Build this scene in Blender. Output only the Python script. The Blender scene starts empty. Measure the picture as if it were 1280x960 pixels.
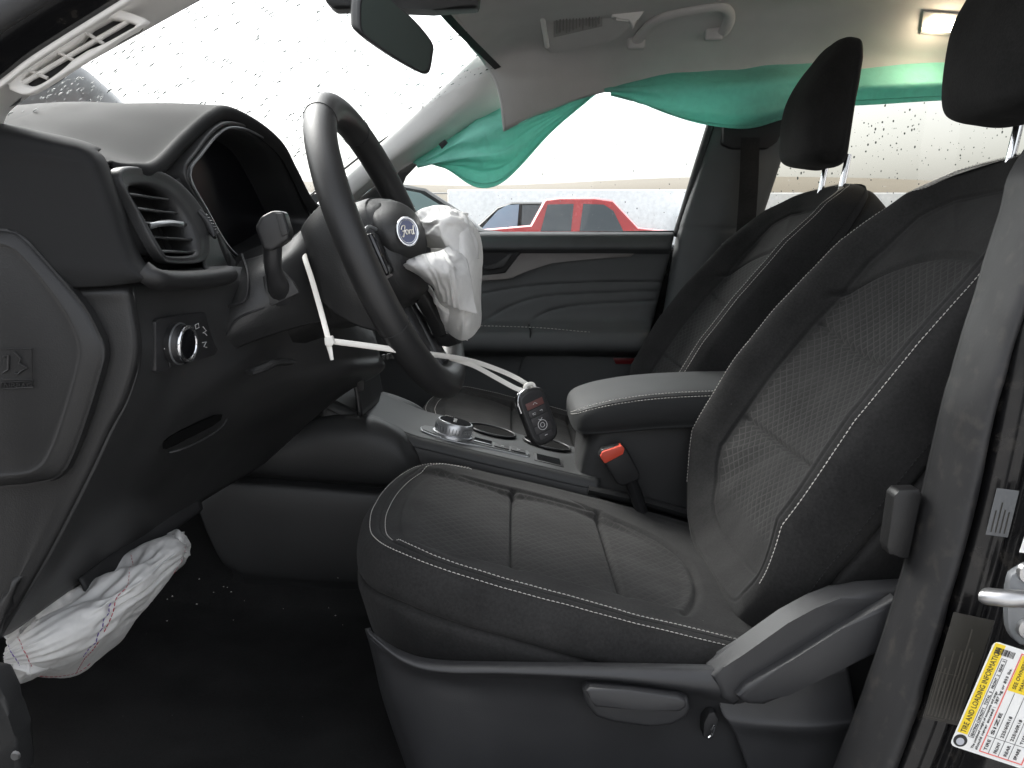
import bpy, bmesh, math, random
import numpy as np
from mathutils import Vector, Matrix, noise

random.seed(7); np.random.seed(7)
scene = bpy.context.scene
COL = scene.collection

# ------------------------------------------------------------------ camera, world, sun, exposure
F = 1150.0                       # focal length in photograph pixels (1280 wide)
PIT = math.atan(180.0 / F)       # looking slightly down
CZ = 1.20                        # eye height
GROUND = 0.15                    # level of the lot

cam_d = bpy.data.cameras.new("camera")
cam_d.sensor_width = 36.0
cam_d.lens = 36.0 * F / 1280.0
cam_d.clip_start = 0.02
cam_d.clip_end = 2000
cam = bpy.data.objects.new("camera", cam_d)
COL.objects.link(cam)
cam.location = (0, 0, CZ)
cam.rotation_euler = (math.pi / 2 - PIT, 0, 0)
scene.camera = cam

SUN_EL, SUN_AZ = math.radians(50), math.radians(-45)
world = bpy.data.worlds.new("World")
scene.world = world
world.use_nodes = True
wn, wl = world.node_tree.nodes, world.node_tree.links
wn.clear()
w_out = wn.new("ShaderNodeOutputWorld")
w_bg = wn.new("ShaderNodeBackground")
w_sky = wn.new("ShaderNodeTexSky")
w_sky.sky_type = 'NISHITA'
w_sky.sun_disc = False
w_sky.sun_elevation = SUN_EL
w_sky.sun_rotation = SUN_AZ
w_sky.air_density = 1.0
w_sky.dust_density = 6.0
w_sky.ozone_density = 1.0
w_hs = wn.new("ShaderNodeHueSaturation")
w_hs.inputs['Saturation'].default_value = 0.22      # overcast: the blue is gone
wl.new(w_sky.outputs[0], w_hs.inputs['Color'])
wl.new(w_hs.outputs[0], w_bg.inputs['Color'])
w_bg.inputs['Strength'].default_value = 0.15
wl.new(w_bg.outputs[0], w_out.inputs[0])

sun_d = bpy.data.lights.new("sun", 'SUN')
sun_d.energy = 0.5
sun_d.angle = math.radians(40)
sun_d.color = (1.0, 0.97, 0.93)
sun = bpy.data.objects.new("sun", sun_d)
COL.objects.link(sun)
sun.rotation_euler = Vector((.45, -.45, -.77)).to_track_quat('-Z', 'Y').to_euler()     # from ahead and beyond the car

scene.view_settings.view_transform = 'Standard'
scene.view_settings.look = 'None'
scene.view_settings.gamma = 1.0
scene.view_settings.use_curve_mapping = False
scene.view_settings.exposure = 1.95
scene.cycles.max_bounces = 10
scene.cycles.diffuse_bounces = 5
scene.cycles.transparent_max_bounces = 16
scene.cycles.use_denoising = True
scene.cycles.sample_clamp_indirect = 8.0

# ------------------------------------------------------------------ geometry helpers
def ray(u, v):
    a = (u - 640) / F; b = (v - 480) / F
    return np.array([a, math.cos(PIT) - math.sin(PIT) * b, -math.sin(PIT) - math.cos(PIT) * b])

def W(u, v, y):
    """place at lateral distance y (metres from the photographer) seen at photo position u, v"""
    d = ray(u, v)
    return d * (y / d[1]) + np.array([0, 0, CZ])

def WL(pts):
    return [W(*p) for p in pts]

def cr(A, n, closed=False):
    """Catmull-Rom resampling along axis 0"""
    A = np.asarray(A, float); k = len(A)
    if closed:
        t = np.arange(n) * (k / n)
        i = np.floor(t).astype(int); f = t - i
        P = [A[(i + o) % k] for o in (-1, 0, 1, 2)]
    else:
        if k == 2:
            f = np.linspace(0, 1, n).reshape((n,) + (1,) * (A.ndim - 1))
            return A[0] * (1 - f) + A[1] * f
        E = np.concatenate([[2 * A[0] - A[1]], A, [2 * A[-1] - A[-2]]])
        t = np.linspace(0, k - 1, n)
        i = np.minimum(np.floor(t).astype(int), k - 2); f = t - i
        P = [E[i + o] for o in (0, 1, 2, 3)]
    f = f.reshape((n,) + (1,) * (A.ndim - 1))
    p0, p1, p2, p3 = P
    return 0.5 * (2 * p1 + (p2 - p0) * f + (2 * p0 - 5 * p1 + 4 * p2 - p3) * f * f
                  + (3 * p1 - p0 - 3 * p2 + p3) * f ** 3)

def even(P, n, closed=False):
    """resample a polyline at even arc length"""
    P = np.asarray(P, float)
    Q = np.concatenate([P, P[:1]]) if closed else P
    L = np.concatenate([[0], np.cumsum(np.linalg.norm(np.diff(Q, axis=0), axis=1))])
    t = np.linspace(0, L[-1], n + 1)[:-1] if closed else np.linspace(0, L[-1], n)
    return np.stack([np.interp(t, L, Q[:, k]) for k in range(Q.shape[1])], 1)

ROOT = {}      # object name -> world position of its thing's base

def base_of(parent):
    while parent is not None and parent.parent is not None:
        parent = parent.parent
    return np.array(parent.location) if parent is not None else np.zeros(3)

def props(o, label=None, cat=None, group=None, kind=None):
    if label: o["label"] = label
    if cat: o["category"] = cat
    if group: o["group"] = group
    if kind: o["kind"] = kind
    return o

def thing(name, loc, label, cat, group=None):
    o = bpy.data.objects.new(name, None)
    o.empty_display_size = 0.05
    o.location = tuple(loc)
    COL.objects.link(o)
    return props(o, label, cat, group)

def link_mesh(name, me, mat, parent=None, smooth=True, sharp=None):
    if mat is not None:
        for m in (mat if isinstance(mat, (list, tuple)) else [mat]):
            me.materials.append(m)
    if smooth:
        me.polygons.foreach_set("use_smooth", np.ones(len(me.polygons), bool))
        if sharp is not None:
            me.set_sharp_from_angle(angle=math.radians(sharp))
    o = bpy.data.objects.new(name, me)
    COL.objects.link(o)
    if parent is not None:
        o.parent = parent
    me.update()
    return o

def mesh_np(name, V, Fq, parent=None):
    me = bpy.data.meshes.new(name)
    V = np.asarray(V, float) - base_of(parent)
    if isinstance(Fq, np.ndarray) and Fq.ndim == 2:
        nf, k = Fq.shape
        me.vertices.add(len(V)); me.vertices.foreach_set("co", V.astype(np.float32).ravel())
        me.loops.add(nf * k); me.loops.foreach_set("vertex_index", Fq.astype(np.int32).ravel())
        me.polygons.add(nf)
        me.polygons.foreach_set("loop_start", (np.arange(nf) * k).astype(np.int32))
        me.update(calc_edges=True); me.validate()
    else:
        me.from_pydata([tuple(v) for v in V], [], [tuple(f) for f in Fq])
        me.update()
    return me

def add_uv(me, UV):
    lay = me.uv_layers.new(name="UVMap")
    idx = np.zeros(len(me.loops), np.int32); me.loops.foreach_get("vertex_index", idx)
    lay.data.foreach_set("uv", UV[idx].astype(np.float32).ravel())

def add_attr(me, name, vals):
    a = me.attributes.new(name, 'FLOAT', 'POINT')
    a.data.foreach_set("value", np.asarray(vals, np.float32).ravel())

def quads(nu, nv, cu=False, cv=False):
    i = np.arange(nu if cu else nu - 1); j = np.arange(nv if cv else nv - 1)
    I, J = np.meshgrid(i, j, indexing='ij')
    I2, J2 = (I + 1) % nu, (J + 1) % nv
    return np.stack([I * nv + J, I2 * nv + J, I2 * nv + J2, I * nv + J2], -1).reshape(-1, 4)

def normals(G, cu=False, cv=False):
    def d(A, ax, c):
        if c: return np.roll(A, -1, ax) - np.roll(A, 1, ax)
        return np.gradient(A, axis=ax)
    n = np.cross(d(G, 0, cu), d(G, 1, cv))
    return n / np.maximum(np.linalg.norm(n, axis=-1, keepdims=True), 1e-9)

def sheet(name, G, mat, parent=None, cu=False, cv=False, thick=0.0, uv=None, attr=None, flip=False, sharp=None):
    """a grid of points as a mesh; thick > 0 makes it a closed shell"""
    G = np.asarray(G, float); nu, nv = G.shape[:2]
    V = G.reshape(-1, 3); Q = quads(nu, nv, cu, cv)
    if thick:
        N = normals(G, cu, cv) * (-1 if flip else 1)
        B = (G - N * thick).reshape(-1, 3); n = len(V)
        Q2 = quads(nu, nv, cu, cv)[:, ::-1] + n
        rim = []
        idx = np.arange(n).reshape(nu, nv)
        if not cv:
            for col, s in ((0, 1), (nv - 1, -1)):
                a = idx[:, col]
                for p in range(nu if cu else nu - 1):
                    q = (p + 1) % nu
                    f = [a[p], a[p] + n, a[q] + n, a[q]]
                    rim.append(f[::s])
        if not cu:
            for row, s in ((0, -1), (nu - 1, 1)):
                a = idx[row]
                for p in range(nv if cv else nv - 1):
                    q = (p + 1) % nv
                    f = [a[p], a[p] + n, a[q] + n, a[q]]
                    rim.append(f[::s])
        V = np.concatenate([V, B]); Q = np.concatenate([Q, Q2, np.array(rim)])
    me = mesh_np(name, V, Q, parent)
    if uv is not None:
        U = np.asarray(uv).reshape(-1, 2)
        add_uv(me, np.concatenate([U, U]) if thick else U)
    if attr is not None:
        for k, a in attr.items():
            a = np.asarray(a).ravel()
            add_attr(me, k, np.concatenate([a, a]) if thick else a)
    return link_mesh(name, me, mat, parent, sharp=sharp)

def patch(name, rows, nu, nv, mat, parent=None, thick=0.004, flip=False, disp=None, lin_u=False, sharp=None):
    """bicubic surface through rows of control points"""
    A = np.array([[np.asarray(p, float) for p in r] for r in rows])
    G = cr(np.swapaxes(cr(np.swapaxes(A, 0, 1), nv), 0, 1), nu)
    if disp is not None:
        N = normals(G)
        G = G + N * disp(G, N)[..., None]
    return sheet(name, G, mat, parent, thick=thick, flip=flip, sharp=sharp), G

def ppatch(name, rows, nu, nv, mat, parent=None, **k):
    return patch(name, [WL(r) for r in rows], nu, nv, mat, parent, **k)

def bm_obj(name, bm, mat, parent=None, sharp=40):
    bmesh.ops.recalc_face_normals(bm, faces=bm.faces)
    b = base_of(parent)
    if parent is not None:
        bmesh.ops.translate(bm, verts=bm.verts, vec=Vector(-b))
    me = bpy.data.meshes.new(name); bm.to_mesh(me); bm.free()
    return link_mesh(name, me, mat, parent, sharp=sharp)

def prism(name, P, vec, mat, parent=None, bevel=0.0, seg=2, top_scale=None, sharp=40):
    """closed outline P (3D points) pushed along vec, edges bevelled"""
    bm = bmesh.new()
    P = [Vector(p) for p in P]; vec = Vector(vec)
    c = sum(P, Vector()) / len(P)
    a = [bm.verts.new(p) for p in P]
    k = top_scale or 1.0
    b = [bm.verts.new(c + (p - c) * k + vec) for p in P]
    n = len(P)
    fa = bm.faces.new(a); fb = bm.faces.new(b[::-1])
    for i in range(n):
        bm.faces.new((a[i], b[i], b[(i + 1) % n], a[(i + 1) % n]))
    if bevel:
        es = [e for e in bm.edges if (e.verts[0] in a) == (e.verts[1] in a)]
        es += [e for e in bm.edges if e not in es and n <= 8]
        bmesh.ops.bevel(bm, geom=list(set(es)), offset=bevel, segments=seg, affect='EDGES', profile=0.6, clamp_overlap=True)
    return bm_obj(name, bm, mat, parent, sharp)

def pprism(name, uv, y, depth, mat, parent=None, bevel=0.002, n=0, **k):
    """outline seen at photo positions (u, v[, y]) on a lateral plane, depth metres thick going inwards"""
    P = [W(p[0], p[1], p[2] if len(p) > 2 else y) for p in uv]
    if n:
        P = list(even(cr(np.array(P), n * 4, True), n, True))
    return prism(name, P, (0, depth, 0), mat, parent, bevel, **k)

def rbox(name, c, size, mat, parent=None, bevel=0.003, rot=None, seg=3, sharp=40):
    bm = bmesh.new()
    bmesh.ops.create_cube(bm, size=1.0)
    bmesh.ops.scale(bm, vec=Vector(size), verts=bm.verts)
    if bevel:
        bmesh.ops.bevel(bm, geom=bm.edges[:], offset=bevel, segments=seg, affect='EDGES', profile=0.5, clamp_overlap=True)
    M = Matrix.Translation(Vector(c)) @ ((rot if rot is not None else Matrix.Identity(3)).to_4x4())
    bmesh.ops.transform(bm, matrix=M, verts=bm.verts)
    return bm_obj(name, bm, mat, parent, sharp)

def frames(P, closed=False, ref=None):
    P = np.asarray(P, float)
    T = (np.roll(P, -1, 0) - np.roll(P, 1, 0)) if closed else np.gradient(P, axis=0)
    T /= np.maximum(np.linalg.norm(T, axis=1, keepdims=True), 1e-9)
    r = np.array(ref if ref is not None else (0.13, 0.2, 0.97), float)
    A = []; prev = None
    for i, t in enumerate(T):
        b = r if (prev is None or ref is not None) else prev
        b = np.asarray(b[i] if b.ndim == 2 else b)
        a = b - t * np.dot(b, t)
        a /= max(np.linalg.norm(a), 1e-9)
        A.append(a); prev = a
    A = np.array(A)
    return T, A, np.cross(T, A)

def tube(name, P, r, mat, parent=None, closed=False, n=10, ref=None, r2=None, caps=True, sq=1.0):
    """sweep; r along the reference direction, r2 across it; r may vary along the path"""
    P = np.asarray(P, float); m = len(P)
    T, A, B = frames(P, closed, ref)
    r = np.broadcast_to(np.asarray(r, float), (m,))
    r2 = r if r2 is None else np.broadcast_to(np.asarray(r2, float), (m,))
    th = np.arange(n) * 2 * math.pi / n
    ca, sa = np.cos(th), np.sin(th)
    if sq != 1.0:
        ca, sa = np.sign(ca) * abs(ca) ** sq, np.sign(sa) * abs(sa) ** sq
    G = P[:, None] + A[:, None] * (r[:, None] * ca)[..., None] + B[:, None] * (r2[:, None] * sa)[..., None]
    V = G.reshape(-1, 3); Q = [tuple(q) for q in quads(m, n, closed, True)]
    if not closed and caps:
        Q.append(tuple(range(n))); Q.append(tuple(range((m - 1) * n, m * n))[::-1])
        me = mesh_np(name, V, Q, parent)
    else:
        me = mesh_np(name, V, quads(m, n, closed, True), parent)
    bm = bmesh.new(); bm.from_mesh(me); bmesh.ops.recalc_face_normals(bm, faces=bm.faces); bm.to_mesh(me); bm.free()
    return link_mesh(name, me, mat, parent, sharp=50)

def stitches(name, P, N, mat, parent, step=0.0055, ln=0.0038, r=0.0007, lift=0.0009):
    """a row of thread stitches along a curve P with surface normals N"""
    P = np.asarray(P, float); N = np.asarray(N, float)
    L = np.linalg.norm(np.diff(P, axis=0), axis=1).sum()
    k = max(3, int(L / step))
    Q = np.concatenate([P, N], 1)
    S = np.concatenate([[0], np.cumsum(np.linalg.norm(np.diff(P, axis=0), axis=1))])
    def at(t): return np.array([np.interp(t, S, Q[:, c]) for c in range(6)])
    V = []; Fc = []
    for i in range(k):
        a = at(i * step); b = at(i * step + ln)
        n = a[3:] / max(np.linalg.norm(a[3:]), 1e-9); d = b[:3] - a[:3]
        dl = np.linalg.norm(d)
        if dl < 1e-5: continue
        d /= dl; s = np.cross(d, n)
        m = (a[:3] + b[:3]) / 2
        o = len(V)
        for q, rr, h in ((a[:3], .5, -.3), (m, 1.0, .5), (b[:3], .5, -.3)):
            c = q + n * (lift + r * h)
            V += [c + s * r * rr, c + n * r * rr, c - s * r * rr, c - n * r * rr]
        for e in (0, 4):
            for w in range(4):
                Fc.append((o + e + w, o + e + (w + 1) % 4, o + e + 4 + (w + 1) % 4, o + e + 4 + w))
        Fc.append((o + 3, o + 2, o + 1, o)); Fc.append((o + 8, o + 9, o + 10, o + 11))
    me = mesh_np(name, np.array(V), Fc, parent)
    o = link_mesh(name, me, mat, parent)
    o["kind"] = "stuff"
    return o

def text(name, body, loc, xdir, ydir, size, mat, parent=None, extrude=0.0002, align='LEFT', width=None):
    cu = bpy.data.curves.new(name, 'FONT')
    cu.body = body; cu.size = size; cu.extrude = extrude; cu.align_x = align; cu.resolution_u = 3
    ob = bpy.data.objects.new(name, cu); COL.objects.link(ob)
    bpy.context.view_layer.update()
    dg = bpy.context.evaluated_depsgraph_get()
    me = bpy.data.meshes.new_from_object(ob.evaluated_get(dg))
    bpy.data.objects.remove(ob)
    x = Vector(xdir).normalized(); y = Vector(ydir); y = (y - x * y.dot(x)).normalized(); z = x.cross(y)
    if width:
        xs = [v.co.x for v in me.vertices]
        k = width / max(max(xs) - min(xs), 1e-6)
        for v in me.vertices: v.co.x *= k
    b = base_of(parent)
    M = Matrix((x, y, z)).transposed().to_4x4(); M.translation = Vector(loc) - Vector(b)
    me.transform(M)
    me.materials.clear()
    return link_mesh(name, me, mat, parent, smooth=False)

def smooth01(x):
    x = np.clip(x, 0, 1); return x * x * (3 - 2 * x)

def fbm(P, scale, octv=3, seed=0.0):
    P = np.asarray(P); out = np.empty(P.shape[:-1]); f = out.ravel()
    Q = (P * scale + seed).reshape(-1, 3)
    for i, q in enumerate(Q):
        f[i] = noise.fractal(Vector(q), 0.8, 2.0, octv)
    return out

# ------------------------------------------------------------------ materials
def new_mat(name):
    m = bpy.data.materials.new(name); m.use_nodes = True
    nt = m.node_tree; b = nt.nodes['Principled BSDF']
    return m, nt.nodes, nt.links, b

def plastic(name, col, rough=0.5, grain=620.0, bump=0.3, var=0.12, spec=0.5, metallic=0.0, dust=0.0, coat=0.0, gd=0.0004):
    m, n, l, b = new_mat(name)
    tc = n.new("ShaderNodeTexCoord")
    big = n.new("ShaderNodeTexNoise"); big.inputs['Scale'].default_value = 9; big.inputs['Detail'].default_value = 5
    l.new(tc.outputs['Object'], big.inputs['Vector'])
    rp = n.new("ShaderNodeValToRGB")
    rp.color_ramp.elements[0].position = .3; rp.color_ramp.elements[1].position = .75
    rp.color_ramp.elements[0].color = tuple(c * (1 - var) for c in col) + (1,)
    rp.color_ramp.elements[1].color = tuple(c * (1 + var) for c in col) + (1,)
    l.new(big.outputs['Fac'], rp.inputs['Fac'])
    src = rp.outputs[0]
    if dust:
        sp = n.new("ShaderNodeTexNoise"); sp.inputs['Scale'].default_value = 60; sp.inputs['Detail'].default_value = 8
        l.new(tc.outputs['Object'], sp.inputs['Vector'])
        r2 = n.new("ShaderNodeValToRGB"); r2.color_ramp.elements[0].position = .55; r2.color_ramp.elements[1].position = .8
        l.new(sp.outputs['Fac'], r2.inputs['Fac'])
        mx = n.new("ShaderNodeMix"); mx.data_type = 'RGBA'
        mu = n.new("ShaderNodeMath"); mu.operation = 'MULTIPLY'; mu.inputs[1].default_value = dust
        l.new(r2.outputs[0], mu.inputs[0]); l.new(mu.outputs[0], mx.inputs['Factor'])
        l.new(src, mx.inputs['A']); mx.inputs['B'].default_value = (.25, .22, .18, 1)
        src = mx.outputs['Result']
    l.new(src, b.inputs['Base Color'])
    rr = n.new("ShaderNodeMapRange"); rr.inputs['To Min'].default_value = rough - .07; rr.inputs['To Max'].default_value = rough + .09
    l.new(big.outputs['Fac'], rr.inputs['Value']); l.new(rr.outputs[0], b.inputs['Roughness'])
    b.inputs['Specular IOR Level'].default_value = spec
    b.inputs['Metallic'].default_value = metallic
    b.inputs['Coat Weight'].default_value = coat
    if bump:
        vo = n.new("ShaderNodeTexVoronoi"); vo.inputs['Scale'].default_value = grain
        l.new(tc.outputs['Object'], vo.inputs['Vector'])
        bp = n.new("ShaderNodeBump"); bp.inputs['Strength'].default_value = bump; bp.inputs['Distance'].default_value = gd
        l.new(vo.outputs['Distance'], bp.inputs['Height']); l.new(bp.outputs[0], b.inputs['Normal'])
    return m

def simple(name, col, rough=0.5, metallic=0.0, emit=None, estr=1.0, spec=.5, coat=0.0):
    m, n, l, b = new_mat(name)
    b.inputs['Base Color'].default_value = tuple(col) + (1,)
    b.inputs['Roughness'].default_value = rough
    b.inputs['Metallic'].default_value = metallic
    b.inputs['Specular IOR Level'].default_value = spec
    b.inputs['Coat Weight'].default_value = coat
    if emit:
        b.inputs['Emission Color'].default_value = tuple(emit) + (1,)
        b.inputs['Emission Strength'].default_value = estr
    return m

def fabric(name, col, weave=300.0, bump=.6, insert=False, sheen=.05, con=(.5, 1.6), line=(.16, .16, .155), cell=.0135, rough=.92):
    m, n, l, b = new_mat(name)
    tc = n.new("ShaderNodeTexCoord")
    big = n.new("ShaderNodeTexNoise"); big.inputs['Scale'].default_value = 14; big.inputs['Detail'].default_value = 6
    l.new(tc.outputs['Object'], big.inputs['Vector'])
    fine = n.new("ShaderNodeTexNoise"); fine.inputs['Scale'].default_value = weave; fine.inputs['Detail'].default_value = 3; fine.inputs['Roughness'].default_value = .7
    l.new(tc.outputs['Object'], fine.inputs['Vector'])
    rp = n.new("ShaderNodeValToRGB")
    rp.color_ramp.elements[0].position = .25; rp.color_ramp.elements[1].position = .8
    rp.color_ramp.elements[0].color = tuple(c * con[0] for c in col) + (1,)
    rp.color_ramp.elements[1].color = tuple(c * con[1] for c in col) + (1,)
    ad = n.new("ShaderNodeMath"); ad.operation = 'MULTIPLY_ADD'; ad.inputs[1].default_value = .5
    l.new(fine.outputs['Fac'], ad.inputs[0])
    h = n.new("ShaderNodeMath"); h.operation = 'MULTIPLY'; h.inputs[1].default_value = .5
    l.new(big.outputs['Fac'], h.inputs[0]); l.new(h.outputs[0], ad.inputs[2])
    l.new(ad.outputs[0], rp.inputs['Fac'])
    # lint: sparse pale specks
    lint = n.new("ShaderNodeTexVoronoi"); lint.inputs['Scale'].default_value = 55
    l.new(tc.outputs['Object'], lint.inputs['Vector'])
    lt = n.new("ShaderNodeMath"); lt.operation = 'LESS_THAN'; lt.inputs[1].default_value = .035
    l.new(lint.outputs['Distance'], lt.inputs[0])
    l2 = n.new("ShaderNodeTexNoise"); l2.inputs['Scale'].default_value = 11
    l.new(tc.outputs['Object'], l2.inputs['Vector'])
    l3 = n.new("ShaderNodeMath"); l3.operation = 'GREATER_THAN'; l3.inputs[1].default_value = .6
    l.new(l2.outputs['Fac'], l3.inputs[0])
    l4 = n.new("ShaderNodeMath"); l4.operation = 'MULTIPLY'; l.new(lt.outputs[0], l4.inputs[0]); l.new(l3.outputs[0], l4.inputs[1])
    l5 = n.new("ShaderNodeMath"); l5.operation = 'MULTIPLY'; l5.inputs[1].default_value = .35; l.new(l4.outputs[0], l5.inputs[0])
    ml = n.new("ShaderNodeMix"); ml.data_type = 'RGBA'; l.new(l5.outputs[0], ml.inputs['Factor'])
    l.new(rp.outputs[0], ml.inputs['A']); ml.inputs['B'].default_value = (.35, .34, .32, 1)
    src = ml.outputs['Result']; hsrc = fine.outputs['Fac']; dist = .0006
    if insert:
        uv = n.new("ShaderNodeUVMap")
        at = n.new("ShaderNodeAttribute"); at.attribute_name = "ins"
        def lines(rot):
            mp = n.new("ShaderNodeMapping"); mp.inputs['Rotation'].default_value = (0, 0, rot)
            l.new(uv.outputs[0], mp.inputs['Vector'])
            sx = n.new("ShaderNodeSeparateXYZ"); l.new(mp.outputs[0], sx.inputs[0])
            a = n.new("ShaderNodeMath"); a.operation = 'MULTIPLY'; a.inputs[1].default_value = 1 / cell
            l.new(sx.outputs[0], a.inputs[0])
            p = n.new("ShaderNodeMath"); p.operation = 'PINGPONG'; p.inputs[1].default_value = .5
            l.new(a.outputs[0], p.inputs[0])
            return p.outputs[0]
        A, B = lines(math.radians(38)), lines(math.radians(-38))
        mn = n.new("ShaderNodeMath"); mn.operation = 'MINIMUM'; l.new(A, mn.inputs[0]); l.new(B, mn.inputs[1])
        th = n.new("ShaderNodeMapRange"); th.inputs['From Min'].default_value = .03; th.inputs['From Max'].default_value = .12
        th.inputs['To Min'].default_value = 1; th.inputs['To Max'].default_value = 0
        l.new(mn.outputs[0], th.inputs['Value'])
        pn = n.new("ShaderNodeTexNoise"); pn.inputs['Scale'].default_value = 6; pn.inputs['Detail'].default_value = 2
        l.new(tc.outputs['Object'], pn.inputs['Vector'])
        pr = n.new("ShaderNodeMapRange"); pr.inputs['From Min'].default_value = .3; pr.inputs['From Max'].default_value = .7
        pr.inputs['To Min'].default_value = .25; pr.inputs['To Max'].default_value = .75
        l.new(pn.outputs['Fac'], pr.inputs['Value'])
        k = n.new("ShaderNodeMath"); k.operation = 'MULTIPLY'; l.new(th.outputs[0], k.inputs[0]); l.new(at.outputs['Fac'], k.inputs[1])
        k1 = n.new("ShaderNodeMath"); k1.operation = 'MULTIPLY'; l.new(k.outputs[0], k1.inputs[0]); l.new(pr.outputs[0], k1.inputs[1])
        mx = n.new("ShaderNodeMix"); mx.data_type = 'RGBA'
        l.new(k1.outputs[0], mx.inputs['Factor']); l.new(src, mx.inputs['A']); mx.inputs['B'].default_value = tuple(line) + (1,)
        src = mx.outputs['Result']
        q = n.new("ShaderNodeMath"); q.operation = 'MULTIPLY'; l.new(mn.outputs[0], q.inputs[0]); l.new(at.outputs['Fac'], q.inputs[1])
        q2 = n.new("ShaderNodeMath"); q2.operation = 'MULTIPLY_ADD'; q2.inputs[1].default_value = 2.2
        l.new(q.outputs[0], q2.inputs[0]); l.new(fine.outputs['Fac'], q2.inputs[2])
        hsrc = q2.outputs[0]
    l.new(src, b.inputs['Base Color'])
    b.inputs['Roughness'].default_value = rough
    b.inputs['Specular IOR Level'].default_value = .12
    b.inputs['Sheen Weight'].default_value = sheen
    b.inputs['Sheen Roughness'].default_value = .5
    bp = n.new("ShaderNodeBump"); bp.inputs['Strength'].default_value = bump; bp.inputs['Distance'].default_value = dist
    l.new(hsrc, bp.inputs['Height']); l.new(bp.outputs[0], b.inputs['Normal'])
    return m

def cloth(name, col, trans=.35, rough=.6, wr=40.0, bump=.3):
    """thin nylon: diffuse with some light coming through, fine creases"""
    m, n, l, b = new_mat(name)
    tc = n.new("ShaderNodeTexCoord")
    w = n.new("ShaderNodeTexNoise"); w.inputs['Scale'].default_value = wr; w.inputs['Detail'].default_value = 6; w.inputs['Distortion'].default_value = 1.2
    l.new(tc.outputs['Object'], w.inputs['Vector'])
    rp = n.new("ShaderNodeValToRGB"); rp.color_ramp.elements[0].color = tuple(c * .86 for c in col) + (1,)
    rp.color_ramp.elements[1].color = tuple(min(1, c * 1.08) for c in col) + (1,)
    l.new(w.outputs['Fac'], rp.inputs['Fac']); l.new(rp.outputs[0], b.inputs['Base Color'])
    b.inputs['Roughness'].default_value = rough
    b.inputs['Specular IOR Level'].default_value = .3
    bp = n.new("ShaderNodeBump"); bp.inputs['Strength'].default_value = bump; bp.inputs['Distance'].default_value = .004
    l.new(w.outputs['Fac'], bp.inputs['Height']); l.new(bp.outputs[0], b.inputs['Normal'])
    if trans:
        t = n.new("ShaderNodeBsdfTranslucent"); l.new(rp.outputs[0], t.inputs['Color']); l.new(bp.outputs[0], t.inputs['Normal'])
        mx = n.new("ShaderNodeMixShader"); mx.inputs['Fac'].default_value = trans
        out = n['Material Output']
        l.new(b.outputs[0], mx.inputs[1]); l.new(t.outputs[0], mx.inputs[2]); l.new(mx.outputs[0], out.inputs['Surface'])
    return m

def thin_glass(name, tint=(.93, .96, .95), refl=1.0):
    m, n, l, b = new_mat(name)
    n.remove(b); out = n['Material Output']
    t = n.new("ShaderNodeBsdfTransparent"); t.inputs['Color'].default_value = tuple(tint) + (1,)
    g = n.new("ShaderNodeBsdfGlossy"); g.inputs['Roughness'].default_value = .03
    fr = n.new("ShaderNodeFresnel"); fr.inputs['IOR'].default_value = 1.45
    k = n.new("ShaderNodeMath"); k.operation = 'MULTIPLY'; k.inputs[1].default_value = refl
    l.new(fr.outputs[0], k.inputs[0])
    mx = n.new("ShaderNodeMixShader"); l.new(k.outputs[0], mx.inputs[0])
    l.new(t.outputs[0], mx.inputs[1]); l.new(g.outputs[0], mx.inputs[2]); l.new(mx.outputs[0], out.inputs['Surface'])
    return m

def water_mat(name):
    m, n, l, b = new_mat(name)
    b.inputs['Base Color'].default_value = (.10, .11, .11, 1)  # dark tint stands in for the dark surroundings a drop refracts
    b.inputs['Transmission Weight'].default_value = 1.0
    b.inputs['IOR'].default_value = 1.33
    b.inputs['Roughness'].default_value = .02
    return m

M_FAB = fabric("seat_fabric", (.0265, .0262, .026))
M_INS = fabric("seat_fabric_quilted", (.0265, .0262, .026), insert=True, line=(.075, .074, .072), cell=.0115)
M_THREAD = simple("thread_pale", (.55, .53, .50), .8)
M_THREAD_D = simple("thread_dark", (.02, .02, .02), .8)
M_PLA = plastic("plastic_grained_black", (.0135, .0135, .0138), .46)
M_PLB = plastic("plastic_grained_charcoal", (.027, .0273, .0277), .46)
M_SOFT = plastic("soft_dash_vinyl", (.014, .014, .0143), .5, grain=700, bump=.2)
M_TOP = plastic("dash_top_vinyl", (.016, .0163, .0167), .72, grain=700, bump=.2, spec=.18)
M_DOOR = plastic("door_vinyl", (.072, .075, .076), .55, grain=700, bump=.15)
M_VOID = simple("recess_shade_black", (.003, .003, .003), .9, spec=.1)  # near-black paints the shade of recesses that are built flat
M_SMOOTH = plastic("plastic_smooth_black", (.02, .02, .021), .38, bump=0)
M_DARK = plastic("plastic_deep_black", (.012, .012, .013), .6)
M_SEATPL = plastic("seat_plastic", (.030, .0305, .0325), .42, grain=1100, bump=.15)
M_LEATHER = plastic("wheel_leather", (.020, .020, .0205), .46, grain=600, bump=.16)
M_VINYL = plastic("armrest_vinyl", (.022, .023, .0235), .62, grain=600, bump=.2, spec=.3)
M_SATIN = plastic("satin_silver_trim", (.34, .35, .36), .35, bump=0, metallic=.8)
M_CHROME = simple("chrome", (.75, .76, .78), .12, 1.0)
M_GREY = plastic("grey_trim", (.17, .16, .155), .45, bump=.05)
M_SPEAR = plastic("door_spear_trim", (.16, .145, .135), .38, grain=300, bump=.1, var=.2)
M_GLOSSBLK = simple("gloss_black", (.006, .006, .007), .1, coat=.5)
M_SCREEN = simple("cluster_screen", (.005, .005, .007), .3, spec=.5)
M_HEAD = fabric("headliner_fabric", (.58, .57, .555), weave=900, bump=.15, con=(.88, 1.1))
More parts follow.
